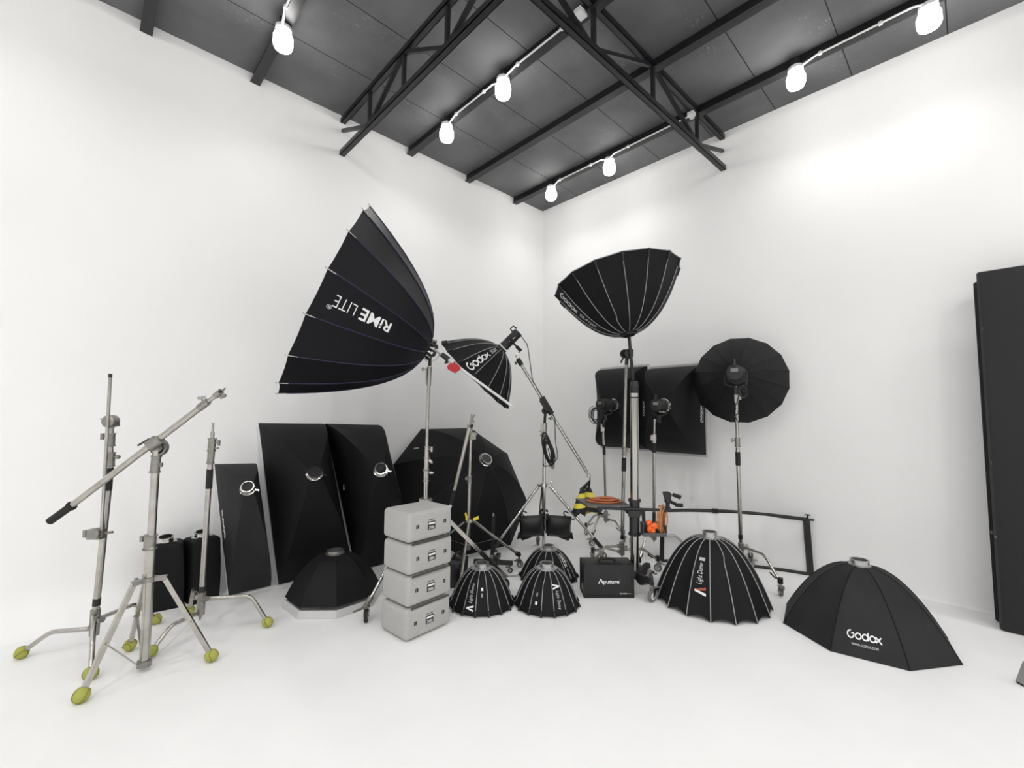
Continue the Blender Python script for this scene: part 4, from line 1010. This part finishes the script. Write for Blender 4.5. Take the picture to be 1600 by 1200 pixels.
def dome_marks(t, D, p1, p2, em, tx, mini, sq, up):
    k = D.panel_at(*p1, .6); k2 = D.panel_at(*p2, .6)
    m = MB(); lambda_mark(m, D, k, *em, .054, up); obj('emblem', m, WHITE, t, recalc=False)
    m = MB(); D.text(m, 'Light Dome', k, *tx, .031, up, .5, shear=.35, bold=-.012); obj('logo', m, WHITE, t, recalc=False)
    m = MB(); D.text(m, 'mini', k2, *mini, .014, False, .5); obj('size_lettering', m, WHITE, t, recalc=False)
    m = MB(); D.map(m, vs, [[0, 1, 2, 3]], k2, *sq, .016, True, .5); obj('size_badge', m, WHITE, t, recalc=False)
dome_marks(t, D, (733, 925), (750, 925), (.78, .90), (.36, .74), (.55, .62), (.44, .50), True)
t, D = floor_dome((2.070, -2.236), .243, .262, 16, 'black light dome right of the front pair, nearest the black case', .05, .034, .22, (2, 9), p=2.0)
dome_marks(t, D, (866, 920), (846, 925), (.36, .47), (.50, .86), (.55, .62), (.72, .78), False)
t, D = floor_dome((1.709, -1.805), .256, .235, 14, 'black ribbed dome softbox standing behind the two light domes', .05, .03, .15, (11,), p=2.0)
m = MB(); k = D.panel_at(882, 885, .6); D.map(m, *GDX, k, .20, .58, .045, False, .5); D.text(m, 'QR-P60T', k, .62, .88, .022, False, .5); obj('logo', m, WHITE, t, recalc=False)
t, D = floor_dome((2.895, -1.265), .412, .475, 16, 'large black light dome with white seams in front of the white reflector', .052, .04, math.atan2(-.375, .147) + PI, (), p=2.15, sag=.025, pocket=False, band=False, rimsag=.028, pipe_t=1.0, pr=.0032)
# align a rib with the seam that runs straight down the front
best = min(np.linspace(0, 2 * PI / 16, 60), key=lambda a: min((proj(D.c + .412 * (math.cos(a + k * PI / 8) * D.u + math.sin(a + k * PI / 8) * D.v))[0] - 1110.7) ** 2 + (0 if proj(D.c + .412 * (math.cos(a + k * PI / 8) * D.u + math.sin(a + k * PI / 8) * D.v))[2] < 3.3 else 1e6) for k in range(16)))
D.a0 = best
for ch in list(t.children):
    for g in list(ch.children): bpy.data.objects.remove(g)
    bpy.data.objects.remove(ch)
kk = (D.near_rib(1135, 870, .3),)
D.canopy(t, FAB, SILV, 12, 6); D.ribs(t, PIPE, .0032, 1.0, kinks=kk, lift=.0012); D.ring(t, .052, .04, RING, 1.45)
m = MB(); k = D.panel_at(1098, 905, .5); D.text(m, 'Light Dome', k, .40, .635, .045, True, .55, shear=.25, bold=-.01); D.text(m, 'III', k, .335, .37, .04, True, .55, bold=.03)
obj('logo', m, WHITE, t, recalc=False)
m = MB(); L1 = np.array([[-.5, -.5], [-.2, -.5], [.10, .5], [-.12, .5]]); 
full = np.array([[-.5, -.5], [.46, .5], [-.5, -.5], [-.2, -.5], [.10, .5], [-.12, .5]])
D.map(m, np.vstack([[[-.5, -.5], [.46, -.5]], L1]), [[2, 3, 4, 5]], k, .66, .755, .078, True, .5)
m.m = 1; D.map(m, np.vstack([[[-.5, -.5], [.46, .5]], [[.16, -.5], [.46, -.5], [.10, .5], [-.06, .22]]]), [[2, 3, 4, 5]], k, .66, .755, .078, True, .5)
obj('emblem', m, [WHITE, REDP], t, recalc=False)

# ------------------------------------------------------------------ large octagonal softbox on the floor, right
c = A(3.782, -1.022, .003)
D = Dome(c, A(0, 0, -1), .475, .425, 8, 0, 1, .06, 1.8, sag=0)
q = A(3.69, -1.491, 0) - c; D.a0 = math.atan2(q @ D.v, q @ D.u)
t = thing('octagonal_softbox', 'large black octagonal softbox lying face down on the right of the floor', 'softbox', A(c[0], c[1], 0))
D.canopy(t, FABG, WFAB, 14, 8); D.ribs(t, FAB, .0035, 1.0, lift=0); D.ring(t, .052, .034, RING, 1.15)
m = MB(); k = D.panel_at(1355, 985, .75)
def dome_text_across(mb, D, txt, k, tc, hgt, width, sc=.5, **kw):
    """lettering across a panel (reading along the rim), centred at t = tc"""
    vs, fs = text_geo(txt, **kw) if isinstance(txt, str) else txt; x0, x1 = vs[:, 0].min(), vs[:, 0].max(); y0, y1 = vs[:, 1].min(), vs[:, 1].max()
    wid = np.linalg.norm(D.pt(tc, k + .999) - D.pt(tc, k)); out = D.outward(tc, k + .5)
    up = D.pt(tc - .02, k + .5) - D.pt(tc + .02, k + .5); dk = D.pt(tc, k + .6) - D.pt(tc, k + .4); sg = 1 if np.cross(dk, up) @ out > 0 else -1
    res = []
    for x, y in vs[:, :2]:
        qx = ((x - x0) / (x1 - x0) - .5) * width; qy = ((y - y0) / (y1 - y0) - .5) * hgt
        wl = np.linalg.norm(D.pt(tc - qy / D.len, k + .999) - D.pt(tc - qy / D.len, k))
        res.append(D.pt(tc - qy / D.len, k + sc + sg * qx / wl) + out * .004)
    mb.add(res, fs)
dome_text_across(m, D, GDX, k, .80, .052, .165, .54); obj('logo', m, WHITE, t, recalc=False); m = MB(); dome_text_across(m, D, 'WWW.GODOX.COM', k, .885, .013, .125, .54)
obj('web_address', m, WHITE, t, recalc=False)

# ------------------------------------------------------------------ black equipment case
fl = F(912.5, 934.5); fr = F(991, 934.5); e = nrm(fr - fl); bk = A(-e[1], e[0], 0); W = np.linalg.norm(fr - fl); H = .25; Dp = .185
c = (fl + fr) / 2 + bk * Dp / 2; ax = (e, bk, UP)
t = thing('equipment_case', 'black hard case with white lettering standing beside the chrome column', 'case', c)
m = MB(); rbox(m, c + UP * (H / 2 + .002), W - .006, Dp - .006, H - .004, .006, ax, 2); obj('body', m, LEATH, t)
m = MB()
for (sx, sy, sz) in [(a, b, None) for a in (-1, 1) for b in (-1, 1)]: m.box(c + e * sx * (W / 2 - .006) + bk * sy * (Dp / 2 - .006) + UP * H / 2, (.015, .015, H), ax)
for sy in (-1, 1):
    for z in (.007, H - .007): m.box(c + bk * sy * (Dp / 2 - .006) + UP * z, (W, .015, .014), ax)
for sx in (-1, 1):
    for z in (.007, H - .007): m.box(c + e * sx * (W / 2 - .006) + UP * z, (.015, Dp, .014), ax)
obj('edge_trim', m, BLK, t)
tp = c + UP * H; m = MB(); m.tube(smooth([tp - e * .065 + UP * .004 - bk * .02, tp - e * .055 + UP * .022 - bk * .02, tp + e * .0 + UP * .028 - bk * .02, tp + e * .055 + UP * .022 - bk * .02, tp + e * .065 + UP * .004 - bk * .02]), .010, 10); obj('handle', m, RUB, t)
for s_ in (-1, 1): m = MB(); m.box(tp + e * s_ * .13 - bk * .07 + UP * .004, (.035, .04, .012), ax); obj('latch', m, BLK, t)
m = MB(); fc = c - bk * (Dp / 2 + .003)
text_on_plane(m, 'puture', fc + UP * .118 + e * .018, e, UP, .125, .034, bold=.02); o = fc + UP * .128 - e * .064
for poly in ([(-.022, -.018), (-.013, -.018), (.004, .018), (-.003, .018)], [(.012, -.018), (.021, -.018), (.004, .018), (-.001, .008)]): m.add([o + e * x + UP * z for x, z in poly], [[0, 1, 2, 3]])
text_on_plane(m, '\u00ae', fc + UP * .138 + e * .085, e, UP, .006); text_on_plane(m, 'Spotlight', fc + UP * .034 + e * .115, e, UP, .06, .012, bold=.01); text_on_plane(m, 'mount', fc + UP * .034 + e * .162, e, UP, .018, .005)
obj('lettering', m, WHITE, t, recalc=False)

# ------------------------------------------------------------------ grip stands with wheels (right group)
def wheel_stand(t, hubp, feet, kk=.6, lever=True):
    m = MB(); m.tube([hubp - UP * .05, hubp + UP * .06], .024, 14); m.tube([hubp - UP * .05, hubp - UP * .075], [.012, .004], 8)
    for i, f in enumerate(feet):
        h = nrm(A(f[0] - hubp[0], f[1] - hubp[1], 0)); m.tube([hubp + UP * (.03 - .03 * i), hubp + UP * (.03 - .03 * i) + h * .045], .017, 10)
    knob(m, hubp + UP * .02, HR, .03, .01); obj('leg_hub', m, NICK, t)
    for i, f in enumerate(feet):
        hp = hubp + UP * (.03 - .03 * i); top = A(f[0], f[1], .105)
        g = obj('leg', MB().tube(bent_leg(hp, top, 0, .012, endz=.105, k=kk), .0115, 10), ALU, t)
        m = MB(); m.tube([top + UP * .035, top - UP * .01], .02, 10)
        h = nrm(A(f[0] - hubp[0], f[1] - hubp[1], 0)); m.tube([top + UP * .015, top + UP * .02 - h * .05, top + UP * .045 - h * .09], .006, 6); obj('caster_lever', m, BLK, g)
        caster(t, f, A(-h[1], h[0], 0) * .6 - h * .8, .035, NICK, top)

# S1: left rectangular softbox near the right wall
base = F(946.6, 814, .2); base[2] = 0; d = dep(base)
t = thing('grip_stand', 'silver wheeled grip stand under the left softbox by the right wall', 'light stand', base)
fL = F(925, 853); vv = fL - base
feet = [fL, F(916, 836), F(974, 848)]
wheel_stand(t, A(base[0], base[1], .25), feet, .55)
obj('pole', MB().tube([P(d, 946.5, 800), P(d, 943.8, 690)], .0145, 12), ALU, t)
obj('hand_grip', MB().tube([P(d, 944.2, 711), P(d, 943.6, 695)], .017, 12), RUB, t)
m = MB(); m.tube([P(d, 943.6, 694), P(d, 942.8, 674)], .016, 12); m.box(P(d, 941.5, 668), (.035, .035, .09), HAX); obj('top_socket', m, ALU, t)
def wall_box(TL, TR, BR, BL, y, ringpx, dring, label, logopx):
    q = [PY(*TL, y), PY(*TR, y), PY(*BR, y), PY(*BL, y)]
    q[3][0] = q[0][0] = (q[0][0] + q[3][0]) / 2; q[1][0] = q[2][0] = (q[1][0] + q[2][0]) / 2
    q[0][2] = q[1][2]; q[3][2] = q[2][2]
    o = P(dring, *ringpx); ax = nrm(o - sum(q) / 4)
    t = thing('rectangular_softbox', label, 'softbox', o, 'softboxes facing the right wall')
    s = Rect(q, o, ax * .5 + A(-.2, -1, 0) * .5, .075, .12); s.build(t, FAB, .035, mat('silver_edge', (.6, .6, .6), .4, .2), out=1.05)
    s.ring(t, CHROME, .02, False); return t, s
t, s1 = wall_box((938, 575), (1012, 572), (1012, 702), (941, 700), -.16, (957, 633), 5.02, 'black softbox aimed at the right wall, left of the two behind the column', None)
m = MB(); rect_text(m, s1, GDX, 1.62, 1.42, .20, .125); obj('logo', m, WHITE, t, recalc=False)
ax = nrm(nrm(s1.ax) * .8 - HR * .5 - HF * .3)
t = thing('studio_light', 'black studio light with looped cable on the left softbox by the right wall', 'studio light', s1.o + ax * .05)
hd = light_head(t, s1.o + ax * .02, ax, .20, .06); db = dep(F(946.6, 814, .2) * A(1, 1, 0)); obj('stand_spigot', MB().tube([STUB + UP * .02, lerp(STUB, P(db, 941.8, 662), .5), P(db, 942.3, 668)], [.014, .014, .012], 10), BLK, hd)
m = MB(); coil(m, P(4.85, 930.5, 648), (HR, UP, HF), .045, .075, 7, .004, .05, spread=.03); m.tube(smooth([P(4.85, 928, 634), P(4.85, 921, 640), P(4.85, 920.5, 652), P(4.85, 926, 661), P(4.85, 934, 662)]), .004, 6)
tag(obj('power_cable', m, BLK), 'looped black cable hanging from the left light by the right wall', 'cable')

# S2
base = F(1022, 838, .25); base[2] = 0; d = dep(base)
t = thing('grip_stand', 'silver wheeled grip stand under the right softbox, behind the orange plug box', 'light stand', base)
f0 = F(1013, 886); v0 = f0 - base; v0 = nrm(v0) * .36; feet = [base + A(v0[0] * math.cos(a) - v0[1] * math.sin(a), v0[0] * math.sin(a) + v0[1] * math.cos(a), 0) for a in (0, 2.09, -2.09)]
wheel_stand(t, A(base[0], base[1], .27), feet, .55)
obj('pole', MB().tube([P(d, 1022, 832), P(d, 1022, 700)], .0145, 12), ALU, t)
obj('hand_grip', MB().tube([P(d, 1021.8, 818), P(d, 1022, 800)], .016, 12), RUB, t)
obj('upper_grip', MB().tube([P(d, 1022, 707), P(d, 1022, 690)], .019, 12), RUB, t)
m = MB(); m.tube([P(d, 1022, 692), P(d, 1022.3, 678)], .021, 12); m.tube([P(d, 1022.3, 680), P(d, 1023, 655)], .011, 10); m.box(P(d, 1019, 684), (.03, .03, .05), HAX); obj('top_socket', m, ALU, t)
t, s2 = wall_box((1016, 578), (1100, 570), (1103, 711), (1021, 706), -.26, (1036, 634), 4.42, 'black softbox aimed at the right wall, right of the two and nearer the round one', None)
m = MB(); rect_text(m, s2, GDX, 1.66, 1.46, .18, .105); obj('logo', m, WHITE, t, recalc=False); m = MB(); rect_text(m, s2, 'WWW.GODOX.COM', 1.65, 1.48, .09, .075, bold=.0); obj('web_address', m, WHITE, t, recalc=False)
ax = nrm(nrm(s2.ax) * .6 - HR * .35 - HF * .6)
t = thing('studio_light', 'black studio light with a grey display on the right softbox behind the column', 'studio light', s2.o + ax * .05)
hd = light_head(t, s2.o + ax * .02, ax, .18, .055); db = dep(F(1022, 838, .25) * A(1, 1, 0)); obj('stand_spigot', MB().tube([STUB + UP * .02, lerp(STUB, P(db, 1023, 652), .5), P(db, 1023, 656)], [.014, .014, .012], 10), BLK, hd)

# parabolic softbox pointing up and its grip stand
base = F(972, 872, .12); base[2] = 0; d = dep(base)
t = thing('grip_stand', 'silver wheeled grip stand right behind the chrome column, under the upward parabolic softbox', 'light stand', base)
feet = [F(927, 897), F(1028, 893)]; feet.append(base + nrm(base * 2 - feet[0] - feet[1]) * .33)
wheel_stand(t, A(base[0], base[1], .20), feet, .6)
obj('pole', MB().tube([P(d, 972.3, 842), P(d, 975.5, 700)], .0165, 14), ALU, t)
obj('tape_band', MB().tube([P(d, 972.4, 842), P(d, 972.8, 836)], .0185, 12), BLK, t)
obj('riser', MB().tube([P(d, 975.3, 702), P(d, 978.7, 568)], .0135, 12), ALU, t)
obj('hand_grip', MB().tube([P(d, 974.6, 736), P(d, 975.1, 715)], .02, 12), RUB, t)
m = MB(); collar(m, P(d, 975.5, 711), P(d, 976, 699), .021); knob(m, P(d, 979, 703), HR, .014, .012); obj('collar', m, NICK, t)
m = MB(); m.tube([P(d, 978.3, 590), P(d, 978.6, 574)], .0165, 12); obj('upper_collar', m, NICK, t)
m = MB(); wc = P(d - .03, 981.5, 553); m.lathe(wc + HF * .03, -HF, [(0, 0), (.04, 0), (.044, .012), (.044, .035), (.036, .05), (0, .05)], 20); m.tube([P(d, 978.8, 570), P(d, 980, 556)], .016, 10); m.tube([P(d - .02, 974.5, 557), P(d - .02, 970, 567)], .008, 8); m.box(P(d, 986, 552), (.03, .05, .07), HAX)
m.lathe(wc - HR * .035, -HF, [(.034, 0), (.040, 0), (.040, .01), (.034, .01), (.034, 0)], 24)
obj('swivel', m, BLK, t)
m = MB(); m.tube([P(d, 982.3, 522), P(d - .06, 983.5, 532), P(d - .06, 986, 560), P(d - .06, 989.5, 594)], .015, 12); obj('arm_rod', m, BLK, t)
apx = A(2.202, -1.265, 2.16)
D = Dome(A(2.083, -1.271, 2.666), A(-.229, -.011, .973), .582, .52, 16, math.radians(305.4), 1, .06, 1.9, sag=.004)
t = thing('parabolic_softbox', 'black parabolic softbox with white seams pointing up at the ceiling', 'softbox', apx)
D.canopy(t, FAB, SILV, 14, 4); D.ribs(t, PIPE, .0032, .9, kinks=(D.near_rib(965, 500, .2),)); D.pockets(t, BLK); D.rimband(t, PIPE, .004)
D.ring(t, .058, .02, BLK, 1.35)
m = MB(); k = D.panel_at(890, 480, .6)
m = MB(); D.map(m, *GDX, k, .62, .93, .09, True, .5); D.text(m, 'GR-P150T', k, .33, .58, .045, True, .5, bold=.0)
obj('logo', m, WHITE, t, recalc=False)

# round softbox seen from behind
base = A(2.899, -.63, 0); d = dep(base)
t = thing('grip_stand', 'silver wheeled grip stand under the round softbox by the white reflector', 'light stand', base)
f0 = F(1220, 931); v0 = f0 - base; feet = [base + A(v0[0] * math.cos(a) - v0[1] * math.sin(a), v0[0] * math.sin(a) + v0[1] * math.cos(a), 0) for a in (0, 2.0944, -2.0944)]
wheel_stand(t, A(base[0], base[1], .25), feet, .62)
obj('pole', MB().tube([P(d, 1157.5, 848), P(d, 1152.5, 700)], .0165, 14), ALU, t)
obj('tape_band', MB().tube([P(d, 1157.2, 842), P(d, 1157, 835)], .0185, 12), BLK, t)
obj('riser', MB().tube([P(d, 1152.6, 702), P(d, 1150.2, 612)], .013, 12), ALU, t)
obj('hand_grip', MB().tube([P(d, 1153.3, 727), P(d, 1152.7, 706)], .02, 12), RUB, t)
m = MB(); collar(m, P(d, 1152.5, 698), P(d, 1152, 684), .022); knob(m, P(d, 1148, 688), -HR, .015, .014); obj('collar', m, NICK, t)
m = MB(); m.tube([P(d, 1150.6, 628), P(d, 1150.2, 612)], .02, 12); m.box(P(d, 1153, 620), (.04, .035, .05), HAX); m.tube([P(d, 1150.2, 612), P(d, 1149.8, 603)], .011, 10); obj('top_socket', m, ALU, t)
apx = A(2.944, -.745, 1.774); n_ = nrm(A(-.274, .961, -.048))
D = Dome(A(2.832, -.354, 1.754), n_, .409, .38, 16, math.radians(80.0), 1, .06, 1.75, sag=.002)
t = thing('round_softbox', 'black round softbox seen from behind, beside the right wall', 'softbox', apx)
D.canopy(t, FABR, SILV, 12, 4); D.ribs(t, FAB, .0022, 1.0, lift=.0)
D.ring(t, .06, .02, BLK, 1.3)
ax = nrm(-n_ + HR * -.05)
t = thing('studio_light', 'black studio light with a grey display at the back of the round softbox', 'studio light', apx + ax * .1)
light_head(t, apx + ax * .0, ax, .17, .062)
m = MB(); o = apx - HF * .12; pts = [P(3.66, 1160, 590), P(3.66, 1166, 600), P(3.68, 1163, 612), P(3.72, 1157, 606), P(3.75, 1152, 628), P(3.83, 1148, 636), P(3.83, 1154, 645), P(3.83, 1148, 650), P(3.83, 1154, 660)]
m.tube(smooth(pts), .004, 8); coil(m, P(3.72, 1161, 612), (HR, UP, HF), .03, .05, 3, .004, .02, spread=.02)
tag(obj('power_cable', m, BLK), 'black cable wound down the stand pole from the round softbox light', 'cable')

# ------------------------------------------------------------------ column camera stand
base = F(991.5, 893, .15); base[2] = 0; d = dep(base)
t = thing('camera_stand', 'thick chrome column stand on black cast legs with tray and cross arm', 'camera stand', base)
obj('column', MB().tube([P(d, 991.5, 893), P(d, 991.3, 622)], .034, 28), CHROMD, t)
m = MB(); m.tube([P(d, 991.3, 622), P(d, 991.3, 620)], .036, 24); m.tube([P(d, 991.3, 614), P(d, 991.3, 603), P(d, 991.3, 602), P(d, 991.4, 597), P(d, 991.4, 595)], [.036, .036, .032, .03, .024], 24); obj('top_collar', m, BLK, t)
m = MB(); m.tube([P(d, 991.3, 621), P(d, 991.3, 613)], .0335, 24); obj('neck', m, CHROME, t)
m = MB(); m.tube([P(d, 991.4, x) for x in (835.5, 833, 832.5, 783.5, 783, 780)], [.050, .050, .041, .041, .050, .050], 24)
m.box(P(d - .04, 991, 800), (.09, .03, .07), HAX); m.prism([P(d, 976, 793), P(d, 984, 793), P(d, 984, 806), P(d, 978, 801)], HF * .03); m.prism([P(d, 999, 793), P(d, 1008, 797), P(d, 1009, 830), P(d, 1006, 830), P(d, 1004, 805), P(d, 999, 804)], HF * .03)
obj('carriage', m, IRON, t)
m = MB(); m.tube([P(d - .05, 933, 793.5), P(d - .05, 1050, 797.5)], .0125, 12); obj('cross_arm', m, BLK, t)
m = MB(); m.lathe(P(d - .05, 938, 797), -UP, [(.01, 0), (.01, .02), (.024, .025), (.024, .035), (.01, .04)], 16); obj('arm_knob', m, BLK, t)
zt = .70; q = [F(916.5, 789.5, zt), F(984.5, 789.5, zt), F(967, 779.2, zt), F(899.4, 778.9, zt)]
m = MB(); m.prism(q, UP * -.012); obj('tray', m, TRAY, t)
m = MB(); m.box(P(d - .05, 938, 795), (.03, .03, .03), HAX); obj('tray_clamp', m, BLK, t)
bc = P(d - .05, 1021, 826); m = MB(); w_, h_, dq = .185, .098, .08
m.box(bc - UP * h_ / 2, (w_, dq, .006), HAX); m.box(bc + HF * dq / 2, (w_, .004, h_), HAX); m.box(bc - HR * w_ / 2, (.004, dq, h_), HAX); m.box(bc + HR * w_ / 2, (.004, dq, h_ * .6), HAX); m.box(bc - HF * dq / 2 - UP * h_ * .36, (w_, .004, h_ * .24), HAX)
obj('side_bin', m, TRAY, t)
# base legs
fl = [F(1019, 940.5), F(1036, 897.5)]; rr = np.linalg.norm(fl[0] - base); fl.append(base - nrm(fl[0] + fl[1] - 2 * base) * rr * .98); fl[1] = base + nrm(fl[1] - base) * rr * 1.05
hb = A(base[0], base[1], .15); m = MB(); m.tube([hb - UP * .03, hb + UP * .015], .06, 20); m.tube([hb + UP * .015, hb + UP * .04], .045, 20); obj('base_hub', m, IRON, t)
for i, f in enumerate(fl):
    h = nrm(f - base); sd = A(-h[1], h[0], 0); L = np.linalg.norm(f - base); vs = []; fs = []
    st = [(0.03, .15, .07, .05), (.25, .155, .062, .045), (.45, .145, .055, .06), (.62, .15, .05, .055), (.8, .165, .045, .035), (.98, .16, .045, .03), (1.05, .15, .03, .025)]
    for (q_, z, wd, th) in st:
        o = A(base[0], base[1], 0) + h * L * q_ + UP * z
        for (a, b) in ((-1, -1), (-.6, .2), (.6, .2), (1, -1)): vs.append(o + sd * a * wd / 2 + UP * b * th)
    for k in range(len(st) - 1):
        for j in range(4): fs.append([k * 4 + j, k * 4 + (j + 1) % 4, k * 4 + 4 + (j + 1) % 4, k * 4 + 4 + j])
    fs.append([0, 1, 2, 3]); n0 = (len(st) - 1) * 4; fs.append([n0, n0 + 1, n0 + 2, n0 + 3])
    obj('base_leg', MB().add(vs, fs), IRON, t, sharp=50); caster(t, f, nrm(h * .3 + sd * (-1 if i == 0 else 1)), .045, ALU, f + UP * .13)
# things on the camera stand
tc = sum(q) / 4 if False else sum([F(916.5, 789.5, zt), F(984.5, 789.5, zt), F(967, 779.2, zt), F(899.4, 778.9, zt)]) / 4
m = MB()
for z in range(2): coil(m, tc + HR * .012 * z + UP * (.008 + .014 * z), (HR, HF, UP), .112 - .012 * z, .066, 5 + z, .0062, .04, spread=.004)
tag(obj('orange_cable', m, COPPER), 'coil of orange-brown cable lying on the tray of the camera stand', 'cable')
m = MB(); c = P(d - .05, 1035, 812)
coil(m, c - UP * .0, (nrm(HR + HF * .9), UP, nrm(HF - HR * .9)), .042, .10, 8, .0052, .03, spread=.03)
tag(obj('copper_cable', m, GOLD), 'copper coloured cable coil hung over the cross arm', 'cable')
c = P(d - .06, 1018, 824); t2 = thing('power_plug', 'bright orange multi socket plug lying in the side bin', 'plug', c - UP * .05)
m = MB()
for (x, z, r) in ((0, 0, .034), (-.02, .035, .024), (.028, .012, .026), (.01, -.03, .022), (-.012, -.02, .026)): m.ell(c + HR * x + UP * z, (r, .022, r), HAX, 8, 6)
obj('plug_body', m, ORANGE, t2)
m = MB()
for (x, z) in ((-.014, .03), (.0, .005), (-.016, -.02)): m.lathe(c + HR * x + UP * z - HF * .018, -HF, [(0, 0), (.009, 0), (.009, .004), (0, .004)], 10)
obj('socket_holes', m, mat('deep_orange', (.55, .05, .01), .6), t2)
# pan head on the arm end
c = P(d - .05, 1044, 787); t2 = thing('pan_head', 'black tripod pan head with two handles on the cross arm end', 'tripod head', P(d - .05, 1044, 795))
m = MB(); m.lathe(P(d - .05, 1043.5, 796), UP, [(.024, 0), (.024, .012), (.016, .018), (.016, .05), (.026, .06), (.026, .08), (.012, .085)], 16); m.prism([P(d - .07, 1038, 770), P(d - .07, 1047, 769.5), P(d - .07, 1050, 772), P(d - .07, 1048, 781), P(d - .07, 1041, 781)], HF * .05); m.beam(P(d - .05, 1046, 783), P(d - .05, 1056, 788), .025, .022, HF)
obj('head_body', m, BLK, t2)
m = MB(); m.tube([P(d - .08, 1051.5, 773), P(d - .08, 1063, 777)], [.015, .017], 14); obj('pan_handle', m, RUB, t2)
m = MB(); m.tube([P(d - .08, 1055.5, 789), P(d - .08, 1066.5, 789.5)], [.014, .015], 14); m.tube([P(d - .06, 1050, 785), P(d - .08, 1056, 789)], .008, 8); obj('pan_handle', m, RUB, t2)

# ------------------------------------------------------------------ white reflector panel with bowed black frame
bl = F(1034, 878); br = PY(1266, 895, -.075); br[2] = .01; bl[2] = .01
tl = P(dep(bl) + .04, 1035, 798); tr = PY(1262, 812, -.06)
t = thing('reflector_panel', 'white fabric reflector panel with a bowed black frame leaning by the right wall', 'reflector', (bl + br) / 2)
wd = nrm(np.cross(UP, br - bl));
if wd[1] < 0: wd = -wd
def bow(a, b, q, k): return lerp(a, b, q) + wd * k * 4 * q * (1 - q)
kb, kt = .10, .16
mx = max(0, max(bow(tl, tr, q_, kt)[1] for q_ in np.linspace(0, 1, 30)) + .03)
vs = []; fs = []; NX, NZ = 28, 12
for i in range(NX + 1):
    q_ = i / NX; b0_ = bow(bl, br, q_, kb); t0_ = bow(tl, tr, q_, kt)
    for j in range(NZ + 1):
        z = j / NZ; p = lerp(b0_, t0_, z)
        wr = .020 * math.sin((q_ * 26 - z * 9)) * max(0, q_ - .45) * z + .006 * math.sin(q_ * 9 + z * 5) * z
        vs.append(p + wd * (wr - .05 * math.sin(PI * z) * math.sin(PI * q_)))
for i in range(NX):
    for j in range(NZ): a = i * (NZ + 1) + j; fs.append([a, a + 1, a + NZ + 2, a + NZ + 1])
m = MB().add(vs, fs); fbo = obj('fabric', m, mat('pearl_fabric', (.76, .76, .76), .32, .0, spec=.6), t, recalc=False, sharp=90)
for nm, a, b, k in (('top_bar', tl, tr, kt), ('bottom_bar', bl, br, kb)): obj(nm, MB().tube([bow(a, b, q_, k) for q_ in np.linspace(0, 1, 25)], .016, 10), BLK, t)
obj('side_post', MB().beam(bl, tl, .04, .014, wd), BLK, t); obj('side_post', MB().beam(br, tr - (br - bl) * .01, .05, .03, wd), BLK, t)
pc = bow(tl, tr, .40, kt); m = MB(); m.box(pc, (.055, .035, .04), (nrm(tr - tl), wd, UP)); obj('bar_joint', m, BLK, t)
m = MB(); m.tube([tr - UP * .04, tr + UP * .04], .008, 8); m.tube([tr + UP * .04, tr + UP * .046], .022, 10); m.tube([tr, tr + nrm(tr - tl) * .05], .009, 8); obj('corner_knob', m, BLK, t)

# ------------------------------------------------------------------ black foam flats on the right
WORN = mat('worn_white_edge', (.02, .02, .02), .8)
_nt = WORN.node_tree; _n = _nt.nodes.new('ShaderNodeTexNoise'); _n.inputs['Scale'].default_value = 14; _n.inputs['Detail'].default_value = 6
_r = _nt.nodes.new('ShaderNodeValToRGB'); _r.color_ramp.elements[0].position = .66; _r.color_ramp.elements[0].color = (.022, .022, .023, 1); _r.color_ramp.elements[1].position = .74; _r.color_ramp.elements[1].color = (.20, .20, .20, 1)
_t = _nt.nodes.new('ShaderNodeTexCoord'); _nt.links.new(_t.outputs['Object'], _n.inputs['Vector']); _nt.links.new(_n.outputs['Fac'], _r.inputs[0]); _nt.links.new(_r.outputs[0], _nt.nodes['Principled BSDF'].inputs['Base Color'])
for (x0, y0, lb, h_, lean) in ((4.395, -.185, 'rear black foam flat, mostly hidden at the right edge by the front one', 2.40, .02), (4.412, -.345, 'tall black foam flat at the right edge in front of its twin', 2.44, .05)):
    t = thing('foam_flat', lb, 'foam board', A(x0 + .6, y0, 0))
    ax = (A(1, 0, 0), nrm(A(0, 1, -lean / h_)), nrm(A(0, lean / h_, 1)))
    m = MB(); rbox(m, A(x0 + .6, y0 + .026 + lean / 2, h_ / 2 + .004), 1.2, .05, h_, .014, ax, 2); obj('board', m, VFLAT, t)
    m = MB(); m.box(A(x0 + .008, y0 + lean / 2 - .0005, h_ / 2 + .004), (.014, .002, h_ * .96), ax); obj('worn_edge', m, WORN, t)
# grey foot at the right edge
f = F(1592.5, 1067); f2 = F(1600, 1071); e_ = nrm(f2 - f); rr_ = F(1620, 1030, .16)
t = thing('stand_foot', 'grey flat foot poking in at the right edge on the floor', 'stand foot', f)
m = MB(); w2 = f2 + (f2 - f) * 1.2; tp = F(1604, 1034, .12); m.prism([f + UP * .008, w2 + UP * .008, tp + (w2 - f), tp], np.cross(nrm(w2 - f), nrm(tp - f)) * .02); obj('foot_bar', m, mat('grey_metal', (.32, .32, .32), .5, .3), t)
m = MB(); m.beam(f + UP * .006, w2 + UP * .006, .03, .012); obj('foot_pad', m, RUB, t)
